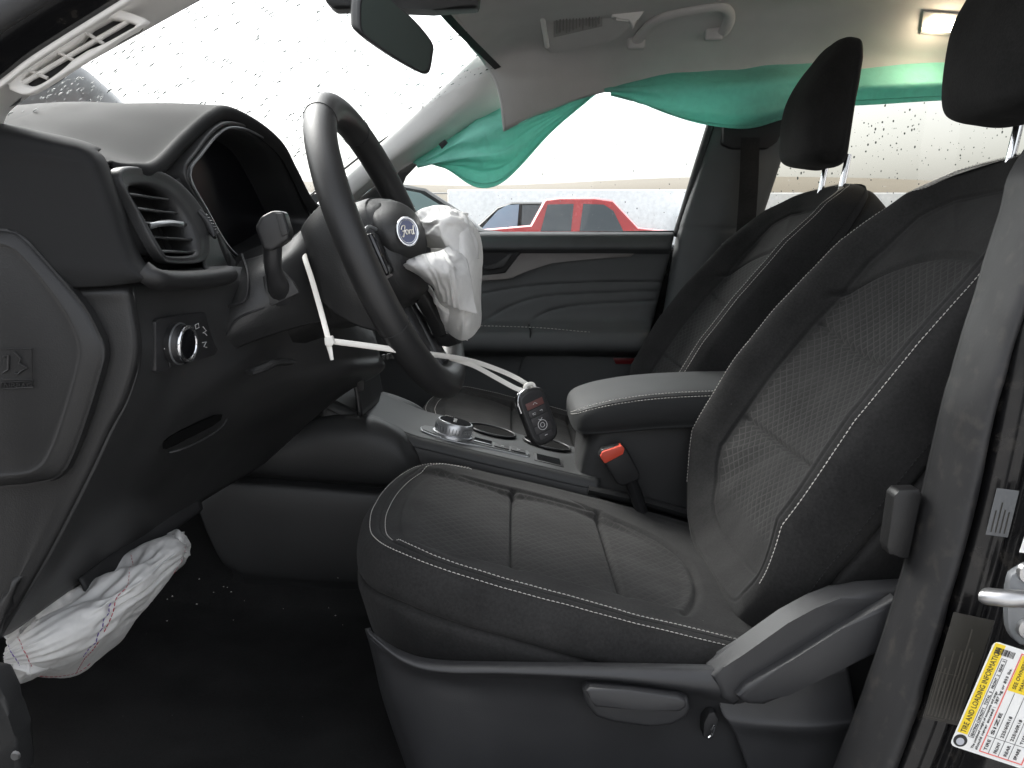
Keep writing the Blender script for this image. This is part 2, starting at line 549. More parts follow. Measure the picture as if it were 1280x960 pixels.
M_PILLAR = plastic("pillar_trim_beige", (.78, .765, .735), .6, grain=900, bump=.1, var=.05)
M_CARPET = fabric("carpet", (.016, .016, .016), weave=420, bump=.9, rough=1.0, sheen=0.0)
M_RUBBER = plastic("rubber_seal", (.03, .03, .031), .62, grain=500, bump=.1, dust=.12)
M_SEAL = plastic("weatherstrip", (.019, .019, .020), .5, grain=300, bump=.08, dust=.14)
M_PAINT = plastic("body_paint_black", (.006, .006, .0065), .22, bump=0, coat=.15, dust=.10, spec=.35)
M_TEAL = cloth("curtain_nylon", (.36, .77, .67), .5, .5)
M_WHITE = cloth("airbag_nylon", (.82, .815, .80), .22, .6, wr=50, bump=.12)
M_TIE = simple("zip_tie_nylon", (.82, .80, .75), .45)
M_GLASS = thin_glass("window_glass", (.93, .96, .95))
M_PRIV = thin_glass("tinted_rear_glass", (.66, .66, .61))
M_WS = thin_glass("windshield_glass", (.95, .975, .97), .22)
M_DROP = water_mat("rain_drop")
M_RED = simple("buckle_red", (.75, .09, .05), .4)
M_ALU = simple("striker_steel", (.5, .5, .5), .32, .9)
M_INK = simple("print_black", (.02, .02, .02), .6)
M_PAPER = simple("label_white", (.80, .80, .78), .45)
M_YELLOW = simple("label_yellow", (.85, .62, .02), .45)
M_PRINTR = simple("print_red", (.75, .16, .14), .5)
M_ICON = simple("icon_print", (.55, .55, .55), .5)
# ================================================================== the lot outside
def ground_mat():
    m, n, l, b = new_mat("wet_gravel")
    tc = n.new("ShaderNodeTexCoord")
    a = n.new("ShaderNodeTexNoise"); a.inputs['Scale'].default_value = .35; a.inputs['Detail'].default_value = 8
    l.new(tc.outputs['Object'], a.inputs['Vector'])
    r = n.new("ShaderNodeValToRGB"); r.color_ramp.elements[0].color = (.21, .205, .20, 1); r.color_ramp.elements[1].color = (.33, .325, .315, 1)
    l.new(a.outputs['Fac'], r.inputs['Fac']); l.new(r.outputs[0], b.inputs['Base Color'])
    g = n.new("ShaderNodeTexVoronoi"); g.inputs['Scale'].default_value = 40; l.new(tc.outputs['Object'], g.inputs['Vector'])
    bp = n.new("ShaderNodeBump"); bp.inputs['Strength'].default_value = .5; bp.inputs['Distance'].default_value = .01
    l.new(g.outputs['Distance'], bp.inputs['Height']); l.new(bp.outputs[0], b.inputs['Normal'])
    b.inputs['Roughness'].default_value = .7
    return m
gx = np.linspace(-1, 1, 40) ** 3 * 900
G = np.array([[(x, y, GROUND) for y in gx] for x in gx])
props(sheet("ground", G, ground_mat(), flip=True), kind="structure", label="pale wet gravel of the vehicle lot")
M_FIELD = plastic("dry_field", (.15, .132, .105), .95, grain=2, bump=0, var=.3)
hx = np.linspace(-400, 400, 81)
rows = []
for y, h in ((150, 0.0), (170, 6), (200, 13.5), (230, 17.5), (330, 12)):
    rows.append([(x, y, GROUND - .3 + h * (0.85 + .22 * noise.noise(Vector((x * .012, y * .01, 3))))) for x in hx])
props(sheet("hills", np.array(rows), M_FIELD, flip=True), kind="structure", label="low dry brown hills beyond the lot")

def carcass(t, prof, y0, y1, mat, name="body"):
    """car body from a side profile (x, z) list, narrowing to the top"""
    P = np.array(prof, float)
    V = []; n = len(P); zt = P[:, 1].max(); zb = .95
    yc = (y0 + y1) / 2; hw = (y1 - y0) / 2
    secs = []
    for s in (-1, -.93, .93, 1):
        k = 1.0 if abs(s) < .95 else .985
        cx = P[:, 0].mean()
        x = cx + (P[:, 0] - cx) * k
        z = P[:, 1] * (1 if abs(s) < .95 else .985)
        nar = np.where(P[:, 1] > zb, 1 - .22 * (P[:, 1] - zb) / max(zt - zb, .01), 1.0)
        secs.append(np.stack([x, yc + s * hw * nar, z + GROUND], 1))
    S = np.array(secs); m, k = S.shape[:2]
    Fc = [tuple(q) for q in quads(m, k, False, True)] + [tuple(range(k)), tuple(range((m - 1) * k, m * k))[::-1]]
    bm = bmesh.new(); me = mesh_np(name, S.reshape(-1, 3), Fc, t); bm.from_mesh(me); bmesh.ops.recalc_face_normals(bm, faces=bm.faces); bm.to_mesh(me); bm.free()
    return link_mesh(name, me, mat, t, sharp=35)

def side_window(t, pts, y, mat, z0=GROUND, name="window"):
    P = [Vector((x, y + (z - .95) * .16, z + z0)) for x, z in pts]
    return prism(name, P, (0, .012, 0), mat, t, bevel=.004)

M_CARRED = plastic("car_red", (.42, .012, .012), .25, bump=0, coat=.7)
M_CARDARK = plastic("car_dark", (.012, .014, .014), .4, bump=0, coat=0, spec=.25)
M_CARWHITE = plastic("car_white", (.75, .76, .77), .3, bump=0, coat=.6)
M_CARGLASS = simple("car_glass_dark", (.05, .06, .065), .08, coat=.4)
M_CARGLASSB = simple("car_glass_blue", (.22, .30, .38), .1)
M_CARGLASSG = simple("car_glass_green", (.12, .17, .165), .1)
M_TYRE = simple("tyre_rubber", (.02, .02, .02), .8)
M_RIM = simple("wheel_rim", (.4, .4, .42), .3, .9)

def road_wheel(t, x, y, r=.33, w=.22):
    P = np.array([[x, y - w / 2 + w * i / 6, GROUND + r] for i in range(7)])
    rr = r * np.array([.93, .99, 1, 1, 1, .99, .93])
    tw = tube("wheel", P, rr, M_TYRE, t, n=28, ref=(0, 0, 1))
    tube("rim", np.array([[x, y - w / 2 - .006, GROUND + r], [x, y - w / 2 + .02, GROUND + r]]), [r * .62, r * .66], M_RIM, tw, n=20, ref=(0, 0, 1))

# red hatchback seen through the front passenger window; heading left
def XA(u, y): return ray(u, 290)[0] / ray(u, 290)[1] * y
def ZA(v, y): return W(640, v, y)[2] - GROUND
YR = 10.6
t = thing("parked_car", (XA(700, YR), YR, GROUND), "red car parked behind the passenger window glass", "car", "cars parked in the lot")
x = lambda u: XA(u, YR)
z = lambda v: ZA(v, YR)
prof = [(x(560), .25), (x(556), .62), (x(566), .82), (x(600), z(286.5)), (x(664), z(281)), (x(682), z(248)), (x(700), z(245.5)), (x(745), z(245.5)),
        (x(768), z(249)), (x(800), z(284)), (x(838), z(288)), (x(845), .8), (x(842), .3), (x(800), .22), (x(620), .22)]
carcass(t, prof, YR, YR + 1.7, M_CARRED)
yw = YR - .008
def yat(zz): return YR + 1.7 * .5 * .22 * max(0, (zz - .95)) / .55
def cwin(pts, mat, name="window"):
    P = [Vector((x(u), yat(z(v)) - .012, z(v) + GROUND)) for u, v in pts]
    return prism(name, P, (0, .02, 0), mat, t, bevel=.004)
cwin([(676, 289), (685, 255), (718, 254), (714, 289)], M_CARGLASS)
cwin([(725, 289), (730, 254), (756, 255), (768, 263), (780, 289)], M_CARGLASS)
road_wheel(t, x(606), YR + .1); road_wheel(t, x(806), YR + .1)
# a car behind it with a pale blue windscreen
YB = 14.0
t = thing("parked_car", (XA(640, YB), YB, GROUND), "car with pale blue windscreen just behind the red car's hood", "car", "cars parked in the lot")
x = lambda u: XA(u, YB)
z = lambda v: ZA(v, YB)
carcass(t, [(x(540), .3), (x(538), .8), (x(560), z(290)), (x(592), z(286)), (x(622), z(258)), (x(640), z(252)), (x(690), z(252)), (x(712), z(256)), (x(740), z(284)), (x(752), .9), (x(750), .3), (x(700), .22), (x(580), .22)], YB, YB + 1.7, M_CARDARK)
def bwin(pts, mat, name="window"):
    P = [Vector((x(u), YB + .85 * .22 * max(0, (z(v) - .95)) / .75 - .014, z(v) + GROUND)) for u, v in pts]
    return prism(name, P, (0, .02, 0), mat, t, bevel=.004)
bwin([(598, 290), (622, 263), (634, 256), (649, 255), (646, 290)], M_CARGLASSB, "windscreen")
bwin([(651, 290), (653, 256), (676, 256), (678, 290)], M_CARGLASS)
road_wheel(t, x(574), YB + .1); road_wheel(t, x(720), YB + .1)

# dark car, nearer, only its windscreen corner shows left of the airbag
YD = 7.4
t = thing("parked_car", (XA(470, YD), YD, GROUND), "dark car with green tinted windscreen left of the red car", "car", "cars parked in the lot")
x = lambda u: XA(u, YD)
z = lambda v: ZA(v, YD)
prof = [(x(250), .25), (x(245), .7), (x(262), z(296)), (x(330), z(288)), (x(380), z(240)), (x(430), z(226)), (x(490), z(226)), (x(530), z(234)),
        (x(566), z(258)), (x(600), z(286)), (x(690), z(297)), (x(720), .6), (x(715), .3), (x(680), .22), (x(290), .22)]
carcass(t, prof, YD, YD + 1.65, M_CARDARK)
def yat2(zz): return YD + 1.65 * .5 * .22 * max(0, (zz - .95)) / .55
P = [Vector((x(u), yat2(z(v)) - .012, z(v) + GROUND)) for u, v in [(440, 288), (440, 236), (488, 233), (524, 240), (552, 257), (572, 288)]]
prism("window", P, (0, .02, 0), M_CARGLASSG, t, bevel=.004)
road_wheel(t, x(320), YD + .1); road_wheel(t, x(640), YD + .1)

# white box truck and trailers far behind
def box_truck(u0, u1, vt, y, label):
    t = thing("box_truck", (XA((u0 + u1) / 2, y), y, GROUND), label, "truck", "white trucks standing behind the cars")
    x0, x1, zt = XA(u0, y), XA(u1, y), ZA(vt, y) + GROUND
    rbox("cargo_box", ((x0 + x1) / 2, y + 1.2, (zt + GROUND + .9) / 2), (x1 - x0, 2.4, zt - GROUND - .9), M_CARWHITE, t, .03)
    rbox("chassis", ((x0 + x1) / 2, y + 1.2, GROUND + .8), (x1 - x0 - .3, 1.2, .2), M_TYRE, t, .02)
    rbox("cab", (x0 - .9, y + 1.2, (GROUND + .5 + zt - .45) / 2), (1.7, 2.2, zt - .45 - GROUND - .5), M_CARWHITE, t, .12)
    for xx in (x0 - .9, x0 + .8, x1 - .9): road_wheel(t, xx, y + .2, .45, .28)
box_truck(560, 905, 237, 24, "long white box truck behind the red car")
box_truck(955, 1150, 241, 22, "white box truck seen through the rear side window")
# red car seen past the passenger seat
YR2 = 12.0
t = thing("parked_car", (XA(1110, YR2), YR2, GROUND), "red car low behind the passenger seat shoulder", "car", "cars parked in the lot")
x = lambda u: XA(u, YR2)
z = lambda v: ZA(v, YR2)
prof = [(x(1040), .25), (x(1036), .8), (x(1052), z(284)), (x(1076), z(276)), (x(1090), z(268)), (x(1170), z(268)), (x(1200), z(284)),
        (x(1290), z(290)), (x(1300), .4), (x(1280), .22), (x(1070), .22)]
carcass(t, prof, YR2, YR2 + 1.7, M_CARRED)
P = [Vector((x(u), YR2 - .012, z(v) + GROUND)) for u, v in [(1080, 284), (1092, 272), (1165, 272), (1185, 284)]]
prism("window", P, (0, .02, 0), M_CARGLASS, t, bevel=.004)
road_wheel(t, x(1090), YR2 + .1); road_wheel(t, x(1250), YR2 + .1)

# chain link fence: posts and rails along the far edge
t = thing("lot_fence", (0, 60, GROUND), "thin grey fence along the far edge of the lot", "fence")
M_FENCE = simple("fence_steel", (.3, .3, .3), .5, .5)
xs = np.linspace(-45, 45, 31)
for zz in (GROUND + .1, GROUND + 1.2, GROUND + 4.0):
    tube("rail", np.array([[-45, 60, zz], [0, 60, zz], [45, 60, zz]]), .05, M_FENCE, t, n=6)
pm = None
for xx in xs:
    if pm is None:
        o0 = tube("post", np.array([[xx, 60, GROUND], [xx, 60, GROUND + 4.1]]), .05, M_FENCE, t, n=6); pm = o0
    else:
        o = pm.copy(); COL.objects.link(o); o.location.x = xx - xs[0]

# ================================================================== car shell
body = thing("car_shell", (0.3, 1.53, GROUND), "black car body shell around the open driver doorway", "car body")
# carpeted floor
fl = []
for y in (.80, .86, .95, 1.15, 1.36, 1.42, 1.53, 1.64, 1.9, 2.15, 2.26):
    r = []
    for xx, zz in ((-1.05, 1.05), (-.95, .84), (-.80, .66), (-.5, .59), (-.1, .575), (.5, .575), (1.1, .60), (1.75, .66)):
        tun = .17 * math.exp(-((y - 1.53) / .11) ** 2)
        lip = .03 * math.exp(-((y - .80) / .03) ** 2)
        r.append((xx, y, zz + tun + lip))
    fl.append(r)
patch("floor_carpet", fl, 90, 70, M_CARPET, body, thick=.02, disp=lambda G, N: .004 * fbm(G, 9.0, 3))
# sill the near door closes on
tube("rocker_sill", np.array([[-.9, .70, .56], [-.3, .70, .56], [.4, .70, .56], [1.2, .70, .56]]), .085, M_PAINT, body, n=14, ref=(0, 0, 1), r2=.09, sq=.6)
tube("sill_trim", np.array([[-.9, .80, .62], [-.3, .80, .62], [.3, .80, .62], [.5, .80, .62]]), .028, M_PLA, body, n=12, ref=(0, 0, 1), r2=.035)
ks = pprism("sill_end_trim", [(-60, 838), (-6, 846), (6, 872), (10, 896), (18, 920), (26, 975), (-60, 990)], .79, .03, M_PLB, body, bevel=.006)
c = W(20, 944, .787); tube("screw", np.array([c, c + [0, -.003, 0]]), [.0045, .0035], M_ALU, ks, n=10, ref=(0, 0, 1))
# firewall and cowl
prism("firewall", [(-1.05, .75, .6), (-1.05, 2.32, .6), (-1.05, 2.32, 1.22), (-1.05, .75, 1.22)], (-.03, 0, 0), M_DARK, body)
# roof skin
rs = []
for xx, dz in ((-.06, -.02), (.14, .012), (.5, .03), (1.1, .015), (1.8, -.05)):
    rs.append([(xx + (.12 if abs(yy - 1.53) > .6 else 0), yy, 1.70 + dz - .55 * max(0, abs(yy - 1.53) - .35) ** 2) for yy in (.86, .98, 1.2, 1.53, 1.86, 2.08, 2.2)])
patch("roof_skin", rs, 24, 24, M_PAINT, body, thick=.012)
# near roof rail above the doorway (outside the picture) and rear pillars
tube("roof_rail", cr(np.array([(-.30, .86, 1.46), (-.1, .86, 1.56), (.2, .87, 1.62), (.6, .87, 1.64), (1.2, .88, 1.62), (1.7, .9, 1.55)]), 24), .05, M_PAINT, body, n=10)
tube("roof_rail", cr(np.array([(-.16, 2.24, 1.52), (.1, 2.235, 1.60), (.3, 2.235, 1.63), (.6, 2.23, 1.65), (1.2, 2.23, 1.63), (1.7, 2.2, 1.56)]), 24), .04, M_PAINT, body, n=10)
rbox("rear_door", (1.15, .74, .78), (1.05, .07, .86), M_PAINT, body, .02)
rbox("rear_door", (1.13, 2.345, .78), (1.22, .10, .84), M_PLA, body, .02)
rbox("tailgate", (1.86, 1.53, .75), (.06, 1.6, .85), M_PLA, body, .02)
rbox("quarter_pillar", (1.72, .82, 1.38), (.12, .08, .5), M_PAINT, body, .02)
rbox("quarter_pillar", (1.72, 2.28, 1.38), (.12, .08, .5), M_PAINT, body, .02)
# crumpled hood seen through the windscreen
ridge_ = np.array(WL([(-160, 52, 1.35), (-40, 62, 1.6), (50, 68, 1.78), (98, 84, 1.9), (126, 106, 2.0), (152, 132, 2.1), (168, 152, 2.2)]))
low_ = np.array([(-.62, .86, 1.14), (-.76, 1.1, 1.12), (-.85, 1.35, 1.11), (-.88, 1.53, 1.11), (-.86, 1.75, 1.11), (-.78, 2.0, 1.12), (-.64, 2.2, 1.13)])
frt_ = ridge_ * [1, 1, 0] + np.array([[-.35, -.1, 1.30], [-.35, -.05, 1.30], [-.35, 0, 1.28], [-.35, 0, 1.25], [-.35, 0, 1.22], [-.35, .02, 1.2], [-.35, .05, 1.15]])
nos_ = frt_ * [1, 1, 0] + np.array([-.5, 0, 1.0])
hd, _ = patch("hood", [low_, low_ * .5 + ridge_ * .5 + [-.02, 0, -.02], ridge_, ridge_ * .5 + frt_ * .5 + [0, 0, -.01], frt_, nos_], 40, 40,
      plastic("hood_paint_grey", (.10, .105, .11), .35, bump=0, coat=.3), body, thick=.006)
hd["label"] = "buckled grey hood seen through the windshield"

# --- the driver door, open, out of view at left; added to shade the dash
dd = thing("driver_door", (-.47, .70, .45), "open driver door swung out beside the photographer", "car door")
hx_, hy_ = np.array([-.53, .70]), np.array([-.45, -.893])
def dpt(s, z, o=0.0): return np.array([hx_[0] + hy_[0] * s - hy_[1] * o, hx_[1] + hy_[1] * s + hy_[0] * o, z])
for o, m, nm in ((0, M_PAINT, "outer_skin"), (.05, M_PLA, "inner_panel")):
    prism(nm, [dpt(.02, .45, o), dpt(1.0, .45, o), dpt(1.05, .8, o), dpt(1.05, 1.19, o), dpt(.0, 1.17, o)], dpt(0, 0, .045) - dpt(0, 0, 0), m, dd, .01)
tube("window_frame", cr(np.array([dpt(.02, 1.17, .04), dpt(.28, 1.40, .06), dpt(.55, 1.56, .08), dpt(.85, 1.60, .09), dpt(1.02, 1.55, .08), dpt(1.05, 1.18, .04)]), 40), .022, M_PAINT, dd, n=8)
prism("window_glass", [dpt(.04, 1.17, .045), dpt(.28, 1.38, .055), dpt(.55, 1.54, .065), dpt(.85, 1.58, .07), dpt(1.0, 1.53, .065), dpt(1.03, 1.18, .045)], dpt(0, 0, .004) - dpt(0, 0, 0), M_GLASS, dd)

# --- near front pillar: painted frame, seal
edge = np.array(WL([(-140, 205, .80), (-60, 142, .80), (0, 98, .80), (43, 66, .805), (148, 0, .82), (230, -52, .84), (330, -110, .86)]))
outw = edge + np.array([-.16, -.06, .10])
mid1 = edge + np.array([-.05, -.035, .045])
mid2 = edge + np.array([-.015, -.03, .016])
patch("front_pillar_frame", [outw, mid1, mid2, edge + np.array([0, .002, 0])], 20, 40, M_PAINT, body, thick=.006)
tube("front_door_seal", cr(edge + np.array([-.012, -.034, .02]), 40), .011, M_RUBBER, body, n=10)

# --- centre pillar at the right of the picture (painted), seal, inner trim
rowsB = []
for v in (-120, 60, 200, 330, 460, 600, 730, 860, 980, 1100):
    t_ = (v - 200) / 760.
    ul = 1262 - 0 + 0
    # right edge of the weatherstrip
    pts = {-120: 1440, 60: 1372, 200: 1326, 330: 1292, 460: 1265, 600: 1236, 730: 1202, 860: 1163, 980: 1118, 1100: 1065}
    ul = pts[v] - 12
    rowsB.append([W(ul - 14, v, .80), W(ul + 8, v, .775), W(ul + 34, v, .765), W(ul + 66, v, .750), W(ul + 90, v, .735), W(ul + 150, v, .715), W(ul + 300, v, .70)])
def groove(G, N):
    d = np.zeros(G.shape[:2]); s = np.linspace(0, 1, G.shape[1])[None, :]
    return d - .004 * np.exp(-((s - .40) / .022) ** 2) - .003 * np.exp(-((s - .60) / .016) ** 2)
patch("centre_pillar", rowsB, 90, 60, M_PAINT, body, thick=.006, disp=lambda G, N: -groove(G, N) * -1)
strip_l = cr(np.array(WL([(1470, -130, .815), (1395, 60, .812), (1290, 200, .81), (1268, 262, .81), (1232, 380, .81), (1196, 500, .81), (1168, 620, .81), (1140, 730, .81), (1098, 860, .81), (1052, 980, .81), (1000, 1100, .81)])), 70)
strip_r = cr(np.array(WL([(1497, -130, .79), (1427, 60, .79), (1332, 200, .79), (1309, 262, .79), (1271, 380, .79), (1237, 500, .79), (1213, 620, .79), (1183, 730, .79), (1147, 860, .79), (1105, 980, .79), (1053, 1100, .79)])), 70)
rows = []
for k, (f, b) in enumerate(((0, .02), (.02, 0), (.14, -.018), (.34, -.030), (.55, -.030), (.76, -.020), (.93, -.004), (1, .012))):
    r = strip_l * (1 - f) + strip_r * f; r[:, 1] += b; rows.append(r)
patch("door_weatherstrip", rows, 36, 70, M_SEAL, body, thick=.003, disp=lambda G, N: .0008 * fbm(G, 30, 3))
# dark inner trim behind the strip (turns away from the doorway)
rows = []
for k, (f, sc) in enumerate(((.02, 1.03), (.06, 1.06), (.3, 1.16), (.5, 1.30))):
    r = (strip_l * (1 - f) + strip_r * f - [0, 0, CZ]) * sc + [0, 0, CZ]; rows.append(r)
patch("centre_pillar_trim", rows, 16, 60, M_PLA, body, thick=.004)
belt_guide_ = pprism("belt_guide", [(1118, 620), (1124, 613), (1150, 612), (1153, 618), (1136, 700), (1126, 697), (1112, 694), (1109, 684)], .815, .02, M_PLA, body, bevel=.003)

# striker
st = thing("door_striker", W(1268, 770, .735), "steel door latch striker bolted to the black centre pillar", "latch")
P = np.array(WL([(1256, 722, .735), (1268, 708, .735), (1290, 700, .73), (1310, 720, .73), (1310, 790, .73), (1290, 806, .73), (1268, 800, .735), (1255, 780, .735)]))
prism("plate", even(cr(P, 64, True), 32, True), (0, -.008, 0), simple("striker_plate_grey", (.22, .23, .24), .5, .4), st, .0015)
tube("loop", cr(np.array(WL([(1290, 748, .735), (1284, 748, .70), (1262, 748, .69), (1240, 746, .695), (1228, 744, .70)])), 20), [.0068] * 17 + [.0066, .006, .005], M_ALU, st, n=12, ref=(0, 0, 1), r2=.0085)
for p in ((1284, 715), (1283, 784)):
    c = W(*p, .727)
    tube("bolt", np.array([c, c + [0, -.004, 0]]), [.0095, .0085], M_ALU, st, n=14, ref=(0, 0, 1))
    tube("bolt_socket", np.array([c + [0, -.0045, 0], c + [0, -.0052, 0]]), [.0042, .0040], M_INK, st, n=6, ref=(0, 0, 1))

# tyre label on the pillar
def frame_from(p0, p1, y):
    a, b = W(*p0, y), W(*p1, y - .004)
    ex = (b - a); L = np.linalg.norm(ex); ex /= L
    nrm = np.array([-.10, -1.0, .05]); nrm -= ex * nrm.dot(ex); nrm /= np.linalg.norm(nrm)
    ey = np.cross(nrm, ex)              # up in the label's own reading direction
    return a, ex, ey, nrm, L
a, ex, ey, nrm, L = frame_from((1187, 931), (1243, 801), .705)
Hh = .062
lab = thing("tire_label", a, "white and yellow tire and loading information sticker on black centre pillar", "sticker")
def lp(x, y, lift=0.0): return a + ex * x + ey * y + nrm * lift
def quad(name, x0, y0, x1, y1, mat, lift, thick=.0002, bev=0):
    return prism(name, [lp(x0, y0, lift), lp(x1, y0, lift), lp(x1, y1, lift), lp(x0, y1, lift)], nrm * thick, mat, lab)
P = []
for cx, cy, s in ((L - .004, -.004, 0), (.004, -.004, 90), (.004, -Hh + .004, 180), (L - .004, -Hh + .004, 270)):
    for q in (0, 30, 60, 90):
        P.append(lp(cx + .004 * math.cos(math.radians(s + q)), cy + .004 * math.sin(math.radians(s + q))))
prism("sheet", P, nrm * .0004, M_PAPER, lab)
quad("header_band", .0135, -.0095, L - .001, -.0012, M_YELLOW, .0005)
text("lettering", "TIRE AND LOADING INFORMATION", lp(.0145, -.0074, .0008), ex, ey, .0062, M_INK, lab, width=L - .019)
cpt = lp(.0068, -.0062, .0005)
th = np.linspace(0, 2 * math.pi, 25)[:-1]
prism("tyre_emblem", [cpt + ex * .0055 * math.cos(q) + ey * .0055 * math.sin(q) for q in th], nrm * .0002, M_INK, lab)
prism("tyre_emblem", [cpt + nrm * .0004 + ex * (.0032 * math.cos(q) - .0006) + ey * .0032 * math.sin(q) for q in th], nrm * .0002, simple("emblem_grey", (.45, .46, .5), .5), lab)
def frame_line(x0, y0, x1, y1, mat, w=.0006, lift=.0005):
    quad("rule", x0, y0 - w, x1, y0, mat, lift); quad("rule", x0, y1, x1, y1 + w, mat, lift)
    quad("rule", x0, y1, x0 + w, y0, mat, lift + .0001); quad("rule", x1 - w, y1, x1, y0, mat, lift + .0001)
frame_line(.0125, -.0105, L - .012, -.0150, M_INK, .0003)
text("lettering", "SEATING CAPACITY   TOTAL  5   FRONT  2   REAR  3", lp(.0135, -.0140, .0008), ex, ey, .0030, M_INK, lab, width=L - .027)
text("lettering", "The combined weight of occupants and cargo", lp(.0035, -.0178, .0008), ex, ey, .0026, M_INK, lab, width=L * .55)
text("lettering", "should never exceed :  387 kg or 853 lbs.", lp(.0035, -.0212, .0008), ex, ey, .0030, M_INK, lab, width=L * .78)
frame_line(.003, -.0232, L - .003, -Hh + .003, M_PRINTR, .0009)
quad("notice_panel", L - .036, -.047, L - .0045, -.0245, M_YELLOW, .0005)
for i, s in enumerate(("SEE OWNER'S", "MANUAL FOR", "ADDITIONAL", "INFORMATION")):
    text("lettering", s, lp(L - .0335, -.0300 - .0052 * i, .0008), ex, ey, .0042, M_INK, lab, width=.026)
for i, row in enumerate((("TIRE", "SIZE", "COLD TIRE PRESSURE"), ("FRONT", "225/60R18", "230 KPA, 33 PSI"), ("REAR", "225/60R18", "230 KPA, 33 PSI"), ("SPARE", "T155/70D17", "420 KPA, 60 PSI"))):
    yy = -.0285 - .0082 * i
    if i: quad("rule", .0039, yy + .0058, L - .037, yy + .0061, M_INK, .0005)
    for s, xx, w in ((row[0], .0055, .010), (row[1], .020, .020), (row[2], .045, .026)):
        if xx + w < L - .036: text("lettering", s, lp(xx, yy, .0008), ex, ey, .0036, M_INK, lab, width=w)
    quad("rule", .018, -.0575, .0183, -.0242, M_INK, .0005) if i == 0 else None
for k in range(16):
    quad("barcode_bar", L - .004, -.0035 - .0010 * k, L - .0095, -.0035 - .0010 * k + random.choice((.0003, .0005, .0007)), M_INK, .0009)

# dark certification label beside it
M_LABD = simple("label_black_film", (.020, .0185, .015), .35)
M_LABT = simple("label_black_print", (.055, .05, .042), .4)
a2, ex, ey, nrm, L2 = frame_from((1153, 897), (1192, 765), .742)
a = a2
lab = thing("certification_label", a, "dark faded certification sticker left of the yellow tire sticker", "sticker")
prism("sheet", [lp(0, 0), lp(L2, 0), lp(L2, -.034), lp(0, -.030)], nrm * .0004, M_LABD, lab)
for i in range(9):
    ww = random.uniform(.35, .95)
    quad("print_line", .004, -.004 - .0030 * i, .004 + (L2 - .008) * ww, -.0028 - .0030 * i, M_LABT, .0006)
frame_line(.002, -.0015, L2 * .45, -.018, M_LABT, .0005)
# white label higher up
a, ex, ey, nrm, L3 = frame_from((1274, 690), (1290, 640), .70)
lab = thing("certification_label", a, "small white printed sticker at right edge above the latch", "sticker")
prism("sheet", [lp(0, 0), lp(L3, 0), lp(L3, -.05), lp(0, -.05)], nrm * .0004, M_PAPER, lab)
for i in range(10):
    quad("print_line", .003, -.004 - .0042 * i, .003 + (L3 - .006) * random.uniform(.5, .95), -.0025 - .0042 * i, M_INK, .0006)
# faded clear label on the pillar higher up
a, ex, ey, nrm, L4 = frame_from((1232, 668), (1246, 610), .752)
lab = thing("certification_label", a, "grey weathered sticker high on the centre pillar beside the seal", "sticker")
prism("sheet", [lp(0, 0), lp(L4, 0), lp(L4, -.018), lp(0, -.018)], nrm * .0004, simple("label_grey_film", (.12, .125, .13), .5), lab)
for i in range(4):
    quad("print_line", .003, -.004 - .0036 * i, .003 + (L4 - .006) * random.uniform(.5, .95), -.003 - .0036 * i, M_LABD, .0006)

# ================================================================== near pillar trim with demister vent
apn = thing("pillar_trim", W(20, 120, .9), "pale beige windshield pillar trim with demister vent at top left", "pillar trim")
Ue = np.array(WL([(-140, 205, .80), (-60, 142, .802), (0, 98, .806), (43, 66, .81), (148, 0, .825), (230, -52, .845)]))
Le = np.array(WL([(-150, 262, .86), (-60, 198, .87), (-8, 158, .875), (24, 121, .885), (184, 30, .915), (275, -20, .94)]))
rows = [Ue + [0, .006, -.002], Ue + [.002, -.001, -.002], Ue * .72 + Le * .28 + [0, -.008, 0], Ue * .36 + Le * .64 + [0, -.006, 0], Le + [0, 0, 0], Le + [-.006, .02, 0]]
patch("trim_panel", rows, 30, 60, M_PILLAR, apn, thick=.003)
def AP(s, f, lift=0.0):
    """point on the pillar trim: s along (px of the upper edge), f across"""
    A = cr(Ue, 101)[int(s * 100)]; B = cr(Le, 101)[int(s * 100)]
    p = A * (1 - f) + B * f; p[1] -= .011 * math.sin(math.pi * min(max(f, 0), 1)) + lift
    return p
def vent_pt(u, v, lift=0.0):
    return W(u, v, .842 + .055 * (v - 20) / -95 * 0 + (u - 100) * .00022 - lift)
ov = even(cr(np.array([vent_pt(u, v) for u, v in ((12, 106), (22, 116), (44, 116), (100, 82), (170, 38), (186, 28), (176, 21), (146, 12), (128, 16), (80, 50), (34, 86))]), 200, True), 60, True)
cen = ov.mean(0)
iv = cen + (ov - cen) * np.array([.86, 1, .86]) * 1.0
iv = np.stack([cen + (p - cen) * (1 - .0105 / max(np.linalg.norm(p - cen), .02)) for p in ov])
rows = [ov + [0, .004, 0], ov + [0, -.003, 0], (ov * .7 + iv * .3) + [0, -.0045, 0], iv + [0, -.003, 0], iv + [0, .012, 0]]
vent = sheet("demister_vent", np.array([cr(np.array(rows)[:, i], 12) for i in range(60)]).swapaxes(0, 1), M_PILLAR, apn, cv=True)
prism("duct", [p + np.array([0, .011, 0]) for p in iv], (0, .002, 0), M_DARK, vent)
def vl(p, q, w, name="vane"):
    P = np.array([vent_pt(*p, -.003), vent_pt(*q, -.003)])
    tube(name, P, w, M_PILLAR, vent, n=6, ref=(0, 1, 0), r2=w * .35)
vl((22, 108), (160, 27), .005); 
for p, q in (((36, 88), (60, 98)), ((70, 64), (95, 77)), ((106, 40), (130, 55))): vl(p, q, .0052, "divider")

